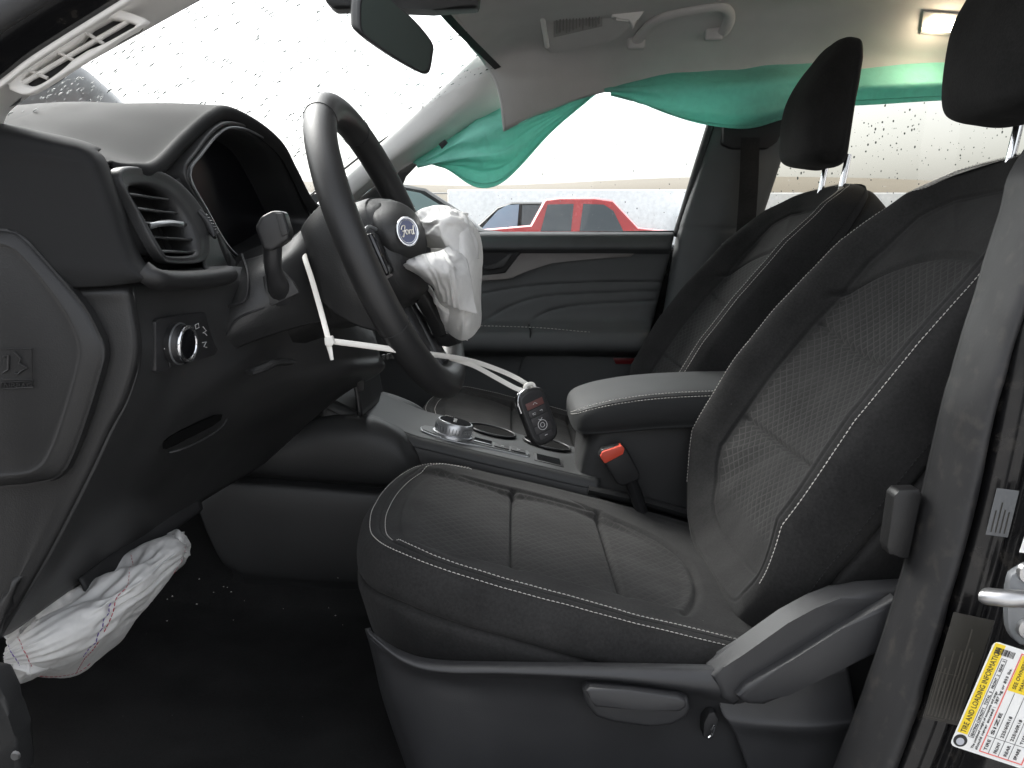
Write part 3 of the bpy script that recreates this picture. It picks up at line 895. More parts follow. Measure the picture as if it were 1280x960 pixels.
# ================================================================== far pillar trim
apf = thing("pillar_trim", W(480, 200, 2.2), "pale far windshield pillar trim above the green curtain airbag", "pillar trim")
Ue = np.array(WL([(370, 279, 2.20), (420, 232, 2.185), (468, 187, 2.17), (534, 127, 2.15), (588, 77, 2.13), (601, 66, 2.125)]))
Me = np.array(WL([(392, 282, 2.19), (448, 236, 2.18), (488, 200, 2.16), (555, 150, 2.145), (610, 106, 2.14), (622, 98, 2.14)]))
Le = np.array(WL([(410, 285, 2.23), (455, 240, 2.22), (490, 217, 2.215), (560, 174, 2.20), (618, 139, 2.19), (632, 132, 2.19)]))
rows = [Ue + [0, .03, 0], Ue, Ue * .5 + Me * .5 + [0, -.006, 0], Me, Me * .5 + Le * .5 + [0, -.006, 0], Le, Le + [0, .03, 0]]
patch("trim_panel", rows, 40, 40, M_PILLAR, apf, thick=.003)

# ================================================================== headliner
hl = thing("headliner", (.5, 1.53, 1.6), "taupe grey cloth headliner over the cabin", "headliner")
def st_(xs, zl, xo=0.0):
    return [(xs, 2.195, zl), (xs, 2.17, zl + .04), (xs, 2.10, zl + .085), (xs, 2.0, max(zl + .115, 1.652)), (xs, 1.8, 1.668), (xs, 1.53, 1.672),
            (xs, 1.26, 1.665), (xs, 1.06, 1.64), (xs + .02, .95, 1.60), (xs + .03, .88, 1.55)]
A0 = [W(632, 163, 2.135), W(625, 112, 2.125), W(606, 76, 2.11), np.array((-.085, 2.0, 1.605)), np.array((-.12, 1.8, 1.628)), np.array((-.14, 1.53, 1.64)), np.array((-.12, 1.26, 1.628)),
      np.array((-.085, 1.06, 1.605)), np.array((0, .95, 1.57)), np.array((.1, .88, 1.52))]
A00 = [p + np.array([.004, .012, .004]) for p in A0]
B0 = [W(680, 141, 2.165), W(678, 100, 2.14), W(662, 62, 2.12), np.array((.03, 2.0, 1.642)), np.array((.0, 1.8, 1.656)), np.array((-.02, 1.53, 1.662)), np.array((0, 1.26, 1.652)),
      np.array((.03, 1.06, 1.63)), np.array((.08, .95, 1.585)), np.array((.15, .88, 1.53))]
HR = [A00, A0, B0, [np.array(p) for p in st_(.22, 1.537)], [np.array(p) for p in st_(.45, 1.566)], [np.array(p) for p in st_(.68, 1.578)], [np.array(p) for p in st_(1.1, 1.572)], [np.array(p) for p in st_(1.75, 1.53)]]
ob, HG = patch("headliner_board", HR, 90, 80, M_HEAD, hl, thick=.006)
def on_headliner(u, v):
    """where the line of sight meets the headliner"""
    d = ray(u, v); d /= np.linalg.norm(d); P = HG.reshape(-1, 3) - np.array([0, 0, CZ])
    t = P @ d; dist = np.linalg.norm(P - t[:, None] * d, axis=1)
    i = np.argsort(dist)[:6]; return (HG.reshape(-1, 3)[i] * (1 / (dist[i] + 1e-4))[:, None]).sum(0) / (1 / (dist[i] + 1e-4)).sum()
# ================================================================== glass and rain
def raindrops(G, count, parent, rmin, rmax, side=-1, seed=1, zone=None):
    rng = np.random.RandomState(seed)
    N = normals(G) * side
    V = []; Fc = []
    nu, nv = G.shape[:2]; k = 0
    while k < count:
        i, j = rng.rand() * (nu - 1.01), rng.rand() * (nv - 1.01)
        if zone is not None and rng.rand() > zone(i / nu, j / nv): continue
        a, b = int(i), int(j); fi, fj = i - a, j - b
        p = (G[a, b] * (1 - fi) + G[a + 1, b] * fi) * (1 - fj) + (G[a, b + 1] * (1 - fi) + G[a + 1, b + 1] * fi) * fj
        n = N[a, b]; e = G[a + 1, b] - G[a, b]; e /= np.linalg.norm(e); s = np.cross(n, e)
        r = rmin + (rmax - rmin) * rng.rand() ** 3; st = 1 + rng.rand() * .8
        o = len(V); ang = rng.rand() * 6
        for h, q in ((.0005, 1.0), (.45 * r, .75), (.62 * r, .3)):
            for w in range(7):
                th = w * 2 * math.pi / 7 + ang
                V.append(p + n * (h + .0006) + e * r * q * st * math.cos(th) + s * r * q * math.sin(th))
        for h in (0, 7):
            for w in range(7):
                Fc.append((o + h + w, o + h + (w + 1) % 7, o + h + 7 + (w + 1) % 7, o + h + 7 + w))
        Fc.append(tuple(range(o + 14, o + 21))); Fc.append(tuple(range(o, o + 7))[::-1])
        k += 1
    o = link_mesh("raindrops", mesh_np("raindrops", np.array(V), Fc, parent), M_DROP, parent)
    o["kind"] = "stuff"
    return o

def mir(row): return row + [(x, 3.06 - y, z) for x, y, z in row[-2::-1]]
ws = thing("windshield", (-.75, 1.53, 1.2), "rain speckled windshield above the dashboard", "windshield")
WSR = [mir([(-.62, .86, 1.20), (-.78, 1.2, 1.16), (-.84, 1.53, 1.16)]), mir([(-.44, .895, 1.35), (-.57, 1.2, 1.335), (-.61, 1.53, 1.335)]),
       mir([(-.29, .93, 1.455), (-.39, 1.2, 1.47), (-.43, 1.53, 1.475)]), mir([(-.05, .97, 1.565), (-.12, 1.25, 1.625), (-.145, 1.53, 1.64)])]
for r_, p_ in zip(WSR, ((-.62, 2.25, 1.20), (-.43, 2.245, 1.345), (-.26, 2.205, 1.455), (-.01, 2.175, 1.575))): r_[-1] = p_
_, GW = patch("pane", WSR, 40, 50, M_WS, ws, thick=0)
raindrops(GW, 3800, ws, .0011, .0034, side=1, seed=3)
GF = np.array([[np.array(p) for p in r] for r in WSR])
GF = cr(np.swapaxes(cr(np.swapaxes(GF, 0, 1), 120), 0, 1), 120)
NF = normals(GF); NF *= np.sign(NF[60, 60, 2]); GF = GF - NF * .003
M_FRIT = simple("black_frit", (.008, .008, .009), .5)
sheet("black_border", GF[117:, :], M_FRIT, ws); sheet("black_border", GF[:118, 118:], M_FRIT, ws); sheet("black_border", GF[:118, :2], M_FRIT, ws)

def door_glass(t, pts, mat, drops, seed, rm=(.0007, .0024)):
    _, G_ = patch("pane", pts, 20, 20, mat, t, thick=0)
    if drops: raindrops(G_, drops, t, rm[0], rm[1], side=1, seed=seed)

# ================================================================== front passenger door
pd = thing("passenger_door", (.1, 2.3, GROUND + .25), "black passenger door panel with grey spear trim and stitched armrest", "car door")
right = {291: 841, 295: 840, 308: 837, 314: 836, 318: 835, 335: 831, 350: 827, 375: 821, 400: 815, 412: 812, 420: 810, 436: 807, 442: 806, 450: 804, 520: 790, 640: 768}
yy_ = {291: 2.315, 295: 2.268, 308: 2.252, 314: 2.266, 318: 2.274, 335: 2.277, 350: 2.278, 375: 2.275, 400: 2.268, 412: 2.236, 420: 2.212, 436: 2.210, 442: 2.245, 450: 2.276, 520: 2.27, 640: 2.27}
rows = []
for v in sorted(right):
    u1 = right[v]
    rows.append([W(u, v + (1.5 if v < 312 else 0) * (1 - (u - 420) / 420), yy_[v]) for u in (380, 460, 540, 620, 700, 770, u1 - 6)] + [W(u1, v, yy_[v] + .015)])
def polyd(G, pl, y):
    """distance in the door's plane from every grid point to a polyline given in photo positions"""
    P = np.array([W(u, v, y) for u, v in pl])[:, [0, 2]]; P = cr(P, 40)
    Q = G[..., [0, 2]]
    D = np.full(Q.shape[:2], 9.0)
    for a, b in zip(P[:-1], P[1:]):
        ab = b - a; t = np.clip(((Q - a) @ ab) / max(ab @ ab, 1e-9), 0, 1)
        D = np.minimum(D, np.linalg.norm(Q - a - t[..., None] * ab, axis=-1))
    return D
def door_disp(G, N):
    d = np.zeros(G.shape[:2])
    for pl in ([(560, 378), (600, 368), (660, 358), (740, 353), (826, 352)], [(590, 408), (604, 402), (640, 382), (680, 371), (740, 367), (822, 364)], [(660, 407), (672, 396), (690, 388), (730, 381), (818, 376)]):
        D = polyd(G, pl, 2.275)
        d += .0035 * np.exp(-(D / .003) ** 2)
    s = N[..., 1:2].mean()
    return d * (1 if s > 0 else -1)
ob, GD = patch("door_panel", rows, 190, 190, M_DOOR, pd, thick=.004, disp=door_disp, flip=True)
rbox("outer_skin", (-.05, 2.36, .80), (1.05, .05, .78), M_PAINT, pd, .02)
# trim spear
pprism("spear_trim", [(600, 348, 2.262), (604, 344, 2.262), (632, 342, 2.262), (646, 322, 2.264), (655, 313, 2.268), (700, 312, 2.268), (796, 312, 2.268), (797, 314, 2.268), (788, 321, 2.268), (725, 325, 2.266), (690, 329, 2.264), (662, 337, 2.262), (644, 346, 2.26), (634, 349, 2.26), (600, 351, 2.26)],
       2.26, .02, M_SPEAR, pd, bevel=.0015)
hb = pprism("handle_bezel", [(560, 316), (598, 312), (654, 311), (643, 325), (632, 341), (604, 344), (560, 346)], 2.264, .012, M_DARK, pd, bevel=.003)
pprism("pull_handle", [(604, 332), (622, 330), (634, 318), (641, 317), (630, 334), (606, 338)], 2.252, .012, M_PLB, hb, bevel=.003)
# armrest stitch line and seam
c = WL([(540, 408, 2.224), (662, 411, 2.224), (735, 417, 2.222), (810, 422, 2.222)])
c = cr(np.array(c), 60)
stitches("stitching", c + [0, -.004, .004], np.tile([0, -1, .4], (60, 1)), M_THREAD, pd, .009, .0062, .0009)
tube("armrest_seam", np.array(WL([(661, 406, 2.235), (663, 416, 2.208), (662, 434, 2.206)])), .002, M_DARK, pd, n=6)
pprism("map_pocket", [(660, 443, 2.262), (800, 447, 2.262), (775, 560, 2.262), (640, 560, 2.262), (645, 480, 2.262), (652, 450, 2.262)], 2.262, .02, M_DOOR, pd, bevel=.005)
pprism("door_reflector", [(766, 447), (798, 448), (797, 455), (770, 455)], 2.256, .004, simple("reflector_red", (.16, .012, .015), .3), pd, bevel=.001)
# black window frame
tube("window_frame", cr(np.array(WL([(846, 296, 2.30), (858, 258, 2.29), (873, 208, 2.275), (891, 150, 2.26), (902, 110, 2.25)])), 20), .012, M_RUBBER, pd, n=8, r2=.02, ref=(1, 0, .2))
tube("belt_seal", np.array(WL([(470, 297, 2.302), (620, 294, 2.302), (842, 291, 2.302)])), .006, M_RUBBER, pd, n=8)
pprism("mirror_sail", [(430, 262), (470, 232), (520, 197), (556, 176), (566, 172), (545, 186), (522, 203), (506, 220), (498, 240), (496, 296), (440, 296)], 2.262, .014, M_SMOOTH, pd, bevel=.002)
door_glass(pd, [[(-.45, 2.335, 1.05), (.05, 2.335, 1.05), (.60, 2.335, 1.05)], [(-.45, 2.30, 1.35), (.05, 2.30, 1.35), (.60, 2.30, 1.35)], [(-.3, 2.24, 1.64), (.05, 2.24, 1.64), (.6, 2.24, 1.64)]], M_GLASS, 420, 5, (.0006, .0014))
# rear passenger door glass
rg = thing("rear_side_window", (1.0, 2.33, 1.2), "rain beaded rear side window behind the passenger seat", "car window")
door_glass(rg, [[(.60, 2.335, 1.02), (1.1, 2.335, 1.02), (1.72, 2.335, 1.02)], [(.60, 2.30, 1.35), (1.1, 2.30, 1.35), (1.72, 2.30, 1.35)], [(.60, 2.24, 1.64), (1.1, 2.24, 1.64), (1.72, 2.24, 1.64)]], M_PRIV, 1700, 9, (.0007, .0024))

# far centre pillar with belt
fp = thing("centre_pillar", (.5, 2.27, .9), "black far centre pillar trim between the passenger windows", "pillar trim")
rows = []
for v, ul, ur in ((100, 905, 1002), (150, 894, 992), (185, 884, 978), (230, 870, 963), (288, 852, 944), (340, 842, 930), (400, 832, 915), (480, 815, 900), (600, 790, 880)):
    rows.append([W(ul - 3, v, 2.30), W(ul, v, 2.26), W(ul + 10, v, 2.238), W((ul + ur) / 2, v, 2.225), W(ur - 12, v, 2.24), W(ur, v, 2.27), W(ur + 2, v, 2.31)])
def bdisp(G, N):
    D = polyd(G, [(852, 287), (900, 286), (950, 287)], 2.23)
    return .003 * np.exp(-(D / .002) ** 2) * (1 if N[..., 1].mean() > 0 else -1)
patch("pillar_cover", rows, 120, 40, M_DOOR, fp, thick=.004, disp=bdisp, flip=True)
pprism("upper_belt_cover", [(905, 150), (975, 142), (985, 150), (972, 178), (960, 186), (915, 186), (903, 180)], 2.205, .03, M_DARK, fp, bevel=.006)
sb = thing("seat_belt", W(935, 300, 2.2), "dark seat belt strap hanging on the far centre pillar", "seat belt")
tube("webbing", cr(np.array(WL([(938, 172, 2.20), (936, 230, 2.20), (932, 290, 2.195), (926, 360, 2.19), (920, 460, 2.18)])), 20), .022, M_FAB, sb, n=8, ref=(1, 0, 0), r2=.0012)
pprism("belt_tongue", [(903, 304), (920, 303), (922, 313), (918, 319), (902, 318)], 2.19, .008, M_SMOOTH, sb, bevel=.002)

# ================================================================== dashboard
db = thing("dashboard", (-.5, 1.53, .8), "black dashboard with round cornered instrument hood", "dashboard")
lip = WL([(138, 206, .885), (148, 208, .893), (168, 209, .91), (195, 205, .955), (230, 171, 1.03), (262, 144, 1.09), (284, 137, 1.14), (320, 154, 1.20), (350, 180, 1.26), (368, 213, 1.31), (391, 254, 1.36)])
lip = [np.array(p) for p in lip] + [np.array((-.27, 1.46, 1.235)), np.array((-.30, 1.75, 1.23)), np.array((-.31, 2.05, 1.23)), np.array((-.32, 2.24, 1.225))]
fwd = []
tz = [1.298, 1.300, 1.312, 1.325, 1.342, 1.353, 1.357, 1.345, 1.325, 1.295, 1.265, 1.245, 1.24, 1.235, 1.23]
def off(k, dz, keep): return [np.array([p[0] - k, p[1], p[2] * keep + z * (1 - keep) + dz]) for p, z in zip(lip, tz)]
rk = [.05, .3, .8] + [1.0] * 20
yl = [np.array([p[0] - .004 * k, p[1], p[2] - .014 * k]) for p, k in zip(lip, rk)]
nose = [np.array([p[0] + .001 * k, p[1], p[2] - .006 * k]) for p, k in zip(lip, rk)]
top1 = [np.array([p[0] - .010, p[1], p[2] + .001 * k]) for p, k in zip(lip, rk)]
top = [yl, nose, lip, top1, off(.055, .002, .72), off(.11, .0, .35), off(.20, -.002, .1), off(.34, -.03, 0), off(.62, -.1, 0)]
patch("top_pad", top, 70, 150, M_TOP, db, thick=.004)

# end face (towards the open door), upper part
edge = [(119, 197), (129, 220), (142, 255), (154, 296), (168, 326), (188, 346)]
rows = []
for (u, v) in edge:
    rows.append([W(-330, v - 40, .815), W(-150, v - 22, .815), W(0, v - 14, .816), W(u * .45, v - 8, .817), W(u - 34, v - 3, .818), W(u - 12, v, .820), W(u, v, .828), W(u + 8, v + 1, .846), W(u + 12, v, .87)])
rows.insert(0, [W(-330, 110, .83), W(-150, 140, .83), W(0, 161, .83), W(52, 172, .83), W(80, 178, .83), W(97, 181, .832), W(109, 184, .84), W(118, 187, .855), W(123, 189, .88)])
rows.insert(0, [W(-330, 100, .92), W(-150, 131, .92), W(0, 153, .91), W(52, 164, .905), W(80, 170, .90), W(97, 174, .90), W(110, 178, .90), W(120, 182, .90), W(127, 186, .91)])
rows.append([W(-330, 362, .818), W(-150, 362, .818), W(0, 360, .82), W(70, 360, .821), W(130, 358, .822), W(182, 352, .826), W(200, 351, .834), W(210, 350, .85), W(212, 349, .88)])
patch("end_face", rows, 70, 70, M_TOP, db, thick=.004)
# ledge under the vent, running towards the column
tube("vent_ledge", cr(np.array(WL([(178, 338, .832), (196, 349, .838), (225, 351, .885), (255, 349, .935), (276, 346, .968), (284, 343, .985)])), 30), .0095, M_SOFT, db, n=12, ref=(0, 0, 1), r2=.012)

# vent well: face, surround, slats
face = [[(138, 209, .86), (196, 210, .97), (232, 186, 1.03)], [(150, 245, .862), (215, 246, .985), (258, 250, 1.04)], [(168, 290, .862), (232, 290, .99), (290, 310, 1.06)], [(188, 338, .862), (240, 338, .98), (296, 340, 1.06)]]
ppatch("vent_face", [[(u - 6, v, y + .02) for u, v, y in r] for r in face], 20, 20, M_PLA, db, thick=.003)
so = [(143, 214, .868), (188, 213, .945), (222, 232, .992), (250, 268, 1.01), (256, 306, 1.0), (246, 327, .972), (206, 329, .895), (192, 318, .872), (166, 270, .868)]
si = [(154, 237, .872), (178, 232, .922), (204, 243, .955), (224, 268, .972), (240, 300, .972), (238, 318, .958), (206, 320, .892), (196, 312, .876), (172, 270, .872)]
so, si = np.array(WL(so)), np.array(WL(si))
so, si = even(cr(so, 200, True), 72, True), even(cr(si, 200, True), 72, True)
vt = thing_part = sheet("air_vent", np.array([cr(np.array([so[i] + [-.004, 0, 0], so[i] + [.006, 0, 0], so[i] * .55 + si[i] * .45 + [.005, 0, 0], si[i] + [.002, 0, 0], si[i] + [-.035, 0, 0]]), 14) for i in range(72)]).swapaxes(0, 1), M_GREY and M_PLB, db, cv=True)
prism("duct", [p + np.array([-.034, 0, 0]) for p in si], (-.002, 0, 0), M_DARK, vt)
def slat(p, q, tab=False):
    a, b = W(*p), W(*q)
    mid = (a + b) / 2
    G_ = []
    for k, xo in enumerate((.004, .001, -.012, -.026)):
        G_.append([a + [xo, 0, .0012 * (1 if k == 0 else 0) - .06 * xo], mid + [xo, 0, -.06 * xo], b + [xo, 0, -.06 * xo]])
    return patch("slat", [[np.array(p) for p in r] for r in G_], 8, 10, M_SMOOTH, vt, thick=.0026)
for p, q in (((152, 244, .874), (206, 251, .957)), ((161, 262, .874), (217, 268, .965)), ((172, 281, .874), (229, 282, .972)), ((182, 298, .874), (236, 301, .972)), ((194, 316, .878), (240, 317, .968))): slat(p, q)
tube("slat_tab", cr(np.array(WL([(180, 284, .885), (192, 281, .90), (206, 280, .92), (222, 282, .945)])) + [.006, 0, .001], 12), [.001, .003, .004, .005, .0055, .0055, .0055, .005, .005, .004, .003, .001], M_SATIN, vt, n=8, ref=(1, 0, 0), r2=.003)
for p, q in (((170, 250, .90), (212, 325, .90)), ((186, 250, .925), (226, 322, .93)), ((200, 254, .95), (238, 318, .958))):
    tube("vertical_vane", np.array(WL([p, q])) + [-.024, 0, 0], .001, M_DARK, vt, n=4, ref=(0, 1, 0), r2=.008)
wheelc = np.array(WL([(225, 263, 1.0), (234, 275, 1.003), (241, 287, 1.003), (245, 297, 1.0)])) + [.020, 0, 0]
P = cr(wheelc, 30)
tw = tube("thumb_wheel", P, .0055 * np.sin(np.linspace(.35, math.pi - .35, 30)), M_SMOOTH, vt, n=10, ref=(1, 0, 0), r2=.004)
for i in range(4, 27, 3):
    tube("ridge", np.array([P[i] + [.0052, -.004, 0], P[i] + [.0058, 0, 0], P[i] + [.0052, .004, 0]]), .0009, M_CHROME, tw, n=6)

# instrument cluster
co = [(228, 216, 1.01), (243, 188, 1.04), (266, 160, 1.085), (286, 152, 1.13), (312, 159, 1.19), (344, 179, 1.25), (362, 206, 1.30), (384, 252, 1.35), (392, 284, 1.37), (350, 318, 1.28), (308, 328, 1.17), (282, 312, 1.10), (252, 262, 1.04)]
ci = [(246, 222, 1.02), (262, 196, 1.05), (280, 175, 1.09), (294, 166, 1.13), (316, 170, 1.18), (342, 186, 1.24), (358, 212, 1.29), (378, 256, 1.34), (384, 280, 1.355), (346, 308, 1.28), (312, 318, 1.18), (290, 306, 1.12), (264, 262, 1.06)]
co, ci = even(cr(np.array(WL(co)), 260, True), 90, True), even(cr(np.array(WL(ci)), 260, True), 90, True)
def ring(f, dx): return co * (1 - f) + ci * f + np.array([dx, 0, 0])
rows = [ring(-.12, -.03), ring(-.05, -.004), ring(.0, .002), ring(.25, .0), ring(.45, -.006), ring(.55, -.003), ring(.72, -.004), ring(.9, -.012), ring(1.0, -.022), ring(1.05, -.06)]
cl = sheet("instrument_cluster", np.array([cr(np.array(rows)[:, i], 40) for i in range(90)]).swapaxes(0, 1), M_PLB, db, cv=True)
tube("bezel_line", ring(.5, .0005), .0014, M_SATIN, cl, closed=True, n=6)
prism("screen", [p + np.array([-.058, 0, 0]) for p in ring(1.06, 0)], (-.004, 0, 0), M_SCREEN, cl)
# trim between the cluster and the ledge
ppatch("cluster_trim", [[(226, 218, 1.02), (250, 262, 1.045), (284, 316, 1.10), (300, 338, 1.13)], [(214, 226, 1.0), (240, 268, 1.02), (262, 318, 1.03), (272, 344, 1.03)], [(200, 214, .985), (256, 300, 1.0), (252, 330, .985), (262, 350, .975)]][::-1], 14, 30, M_PLB, db, thick=.003)

# rear face of the lower dash / knee panel, and lower end face
K = [[(166, 360, .838), (186, 357, .868), (222, 354, .92), (280, 350, .99), (330, 352, 1.07), (392, 330, 1.16), (440, 330, 1.34)],
     [(170, 385, .838), (188, 384, .868), (222, 382, .92), (280, 378, .99), (330, 376, 1.07), (402, 360, 1.16), (450, 360, 1.34)],
     [(176, 440, .838), (192, 446, .868), (222, 448, .92), (276, 440, .99), (336, 412, 1.07), (420, 398, 1.16), (460, 400, 1.34)],
     [(162, 496, .836), (180, 506, .868), (214, 502, .93), (280, 470, 1.0), (340, 436, 1.08), (424, 424, 1.17), (470, 424, 1.34)],
     [(140, 540, .834), (160, 548, .868), (200, 540, .935), (262, 510, 1.02), (336, 474, 1.09), (424, 448, 1.18), (475, 444, 1.34)],
     [(114, 596, .833), (132, 604, .868), (180, 588, .94), (244, 548, 1.03), (330, 500, 1.11), (420, 476, 1.19), (478, 464, 1.34)],
     [(62, 696, .833), (84, 700, .868), (130, 664, .94), (196, 612, 1.03), (262, 572, 1.12), (320, 540, 1.20), (420, 500, 1.34)],
     [(0, 798, .838), (22, 786, .868), (74, 748, .94), (142, 700, 1.03), (205, 658, 1.11), (248, 630, 1.17), (330, 580, 1.34)]]
def slotd(G, N):
    D = polyd(G, [(208, 560), (222, 548), (258, 530), (272, 522)], 1.0)
    return -.0 * D
K.insert(0, [(u, v - 18, y + .03) for u, v, y in K[0]])
ppatch("knee_panel", K, 90, 90, M_PLB, db, thick=.005)
E_ = [[(-330, 372, .826), (-120, 368, .826), (0, 364, .827), (90, 363, .828), (140, 362, .828), (158, 361, .831), (168, 361, .840)]]
E_.insert(0, [(u, v - 18, y + .02) for u, v, y in E_[0]])
for r in K[2:]:
    u, v, y = r[0]
    E_.append([(-330, v, .826), (-120, v, .826), (min(0, u - 60), v, .827), (u * .55 - 4, v, .828), (u - 22, v, .828), (u - 7, v, .831), (u + 2, v, .840)])
ppatch("lower_end_face", E_, 80, 50, M_PLA, db, thick=.005)
# bottom flap of the knee panel
P = np.array(WL([(100, 742, .96), (130, 716, 1.0), (170, 688, 1.06), (210, 660, 1.11), (247, 634, 1.165)]))
patch("knee_panel_flap", [P + [0, 0, .018], P + [.006, 0, .004], P + [.004, 0, -.006], P + [-.02, 0, -.012]], 10, 30, M_DARK, db, thick=.003)
# end cover with airbag mark
cov = [(-200, 296), (-60, 284), (8, 286), (26, 292), (60, 328), (104, 380), (122, 412), (131, 436), (127, 462), (108, 525), (92, 568), (76, 596), (52, 604), (0, 610), (-200, 620)]
P = np.array([W(u, v, .815) for u, v in cov])
Pf = np.concatenate([even(P[:3], 6), even(cr(P[2:], 160), 60)[1:], ])
ec = prism("end_cover", Pf, (0, .012, 0), M_PLA, db, .003, 3)
cin = [(-200, 322), (-60, 312), (4, 312), (22, 320), (50, 352), (82, 400), (94, 436), (90, 462), (76, 512), (58, 560), (40, 580), (0, 586), (-200, 596)]
P = np.array([W(u, v, .8142) for u, v in cin])
G_ = np.array([even(cr(np.array([W(u, v, .8146) for u, v in cov]), 300, True), 100, True), even(cr(P + [0, -.0062, 0], 300, True), 100, True)])
cc = (G_[1].mean(0))
rows = [G_[0] * .985 + cc * .015 + [0, .0008, 0], G_[0] * .75 + G_[1] * .25 + [0, -.0008, 0], G_[0] * .35 + G_[1] * .65 + [0, -.0024, 0], G_[1] + [0, .001, 0], G_[1] * .7 + cc * .3 + [0, -.0008, 0], G_[1] * .02 + cc * .98 + [0, -.001, 0]]
sheet("cover_dish", np.array([cr(np.array(rows)[:, i], 24) for i in range(100)]).swapaxes(0, 1), M_PLA, ec, cv=True)
yv = .8062
def wl2(pts, r, name, par): tube(name, np.array([W(u, v, yv) for u, v in pts]), r, M_PLA, par, n=6)
wl2([(2, 436), (40, 436), (40, 474), (2, 474)], .0005, "airbag_emblem", ec)
wl2([(4, 446), (10, 444), (10, 462), (4, 466)], .0009, "airbag_emblem", ec)
wl2([(18, 440), (26, 448), (24, 454), (34, 460), (26, 464), (22, 468), (18, 466)], .0009, "airbag_emblem", ec)
wl2([(2, 478), (42, 476), (42, 484), (2, 486), (2, 478)], .0006, "airbag_emblem", ec)
text("airbag_lettering", "AIRBAG", W(4, 484.5, yv), (1, 0, 0), (0, 0, 1), .0062, M_PLA, ec, extrude=.0004, width=.026)

# light switch
sp = [(190, 402, .868), (194, 398, .874), (262, 388, .979), (266, 391, .985), (268, 438, .985), (264, 444, .979), (196, 466, .874), (190, 464, .868)]
P = np.array(WL(sp)); sw = prism("light_switch_panel", P + [.004, 0, 0], (-.006, 0, 0), M_SMOOTH, db, .0015)
nS = np.cross(P[2] - P[1], P[-2] - P[1]); nS /= np.linalg.norm(nS); nS *= np.sign(nS[0])
kc = W(213, 429, .900) + nS * .004
tube("dial", np.array([kc, kc + nS * .006, kc + nS * .007, kc + nS * .014]), [.0205, .0205, .019, .0175], M_SMOOTH, sw, n=32, ref=(0, 0, 1))
th = np.linspace(0, 2 * math.pi, 41)[:-1]
e1 = np.cross(nS, [0, 0, 1.]); e1 /= np.linalg.norm(e1); e2 = np.cross(e1, nS)
tube("dial_ring", np.array([kc + nS * .014 + e1 * .0165 * math.cos(q) + e2 * .0165 * math.sin(q) for q in th]), .0026, M_CHROME, sw, closed=True, n=8)
tube("dial_ring", np.array([kc + nS * .0065 + e1 * .020 * math.cos(q) + e2 * .020 * math.sin(q) for q in th]), .0010, M_SATIN, sw, closed=True, n=6)
prism("dial_face", [kc + nS * .0145 + e1 * .0150 * math.cos(q) + e2 * .0150 * math.sin(q) for q in th], nS * .0006, M_GLOSSBLK, sw)
def on_sw(u, v, lift=.0052):
    d = ray(u, v); o = np.array([0, 0, CZ]); t = ((P[1] - o) @ nS) / (d @ nS); return o + d * t + nS * lift
for pts in ([(199, 436), (203, 430), (204, 438)], [(209, 410), (212, 407), (214, 412), (210, 414), (209, 410)], [(238, 406), (242, 404), (243, 409), (239, 411), (238, 406)], [(248, 408), (252, 413), (248, 416)], [(250, 416), (253, 419)], [(247, 428), (252, 427), (249, 433), (253, 434)]):
    tube("switch_symbol", np.array([on_sw(*p) for p in pts]), .0005, M_ICON, sw, n=4)
tube("switch_divider", np.array([on_sw(206, 404), on_sw(206, 458)]), .0006, M_DARK, sw, n=4)
# storage slot and tilt lever
def on_knee(pts, lift=.003, y=None):
    return np.array([W(u, v, yy) + np.array([lift, 0, 0]) for u, v, yy in pts])
pr = on_knee([(206, 551, .953), (211, 545, .962), (268, 519, 1.032), (276, 518, 1.037), (274, 525, 1.035), (263, 533, 1.022), (214, 558, .957), (206, 561, .950)], .008)
prism("storage_slot", pr - [.006, 0, 0], (-.004, 0, 0), M_VOID, db)  # flat sliver on the panel; the slot's inner shade is its colour
tube("slot_lip", cr(on_knee([(204, 566, .945), (222, 561, .958), (246, 550, .99), (268, 536, 1.022), (277, 524, 1.036)], .006), 20), .0014, M_PLB, db, n=8)
tube("column_lever", cr(on_knee([(293, 466, 1.015), (310, 460, 1.03), (326, 453, 1.05), (348, 452, 1.075)], .016), 20), [.002] + [.0045] * 17 + [.004, .002], M_PLB, db, n=10, ref=(0, 0, 1), r2=.008)
# column surround panel with stalk boot
ppatch("column_surround", [[(300, 326, 1.10), (322, 320, 1.06), (352, 308, 1.06), (384, 280, 1.10), (396, 262, 1.16)],
                           [(286, 352, 1.05), (310, 342, 1.02), (350, 330, 1.025), (388, 310, 1.07), (404, 298, 1.14)],
                           [(276, 384, 1.01), (300, 384, 1.0), (344, 372, 1.01), (392, 346, 1.06), (410, 338, 1.14)],
                           [(270, 420, 1.0), (300, 412, 1.0), (350, 394, 1.02), (404, 376, 1.07), (420, 372, 1.15)],
                           [(274, 446, 1.01), (304, 432, 1.02), (356, 414, 1.04), (412, 400, 1.09), (430, 400, 1.16)]], 40, 40, M_PLB, db, thick=.004)
tube("panel_gap", cr(np.array(WL([(302, 318, 1.06), (310, 345, 1.015), (306, 375, .998), (284, 384, .999), (272, 402, .998)])), 30), .0016, M_DARK, db, n=6)
tube("panel_gap", cr(np.array(WL([(283, 420, .998), (298, 398, .998), (336, 382, 1.008), (388, 358, 1.055)])), 30), .0016, M_DARK, db, n=6)
pprism("stalk_bezel", [(328, 346), (334, 341), (352, 338), (366, 352), (374, 366), (336, 384), (332, 372)], 1.006, .008, M_PLB, db, bevel=.002)
sk = tube("stalk", cr(np.array(WL([(352, 366, 1.02), (346, 352, 1.0), (341, 330, .985), (341, 300, .976)])), 24), np.interp(np.linspace(0, 1, 24), [0, .15, .5, 1], [.017, .013, .0095, .0100]), M_SMOOTH, db, n=12, ref=(1, 0, 0))
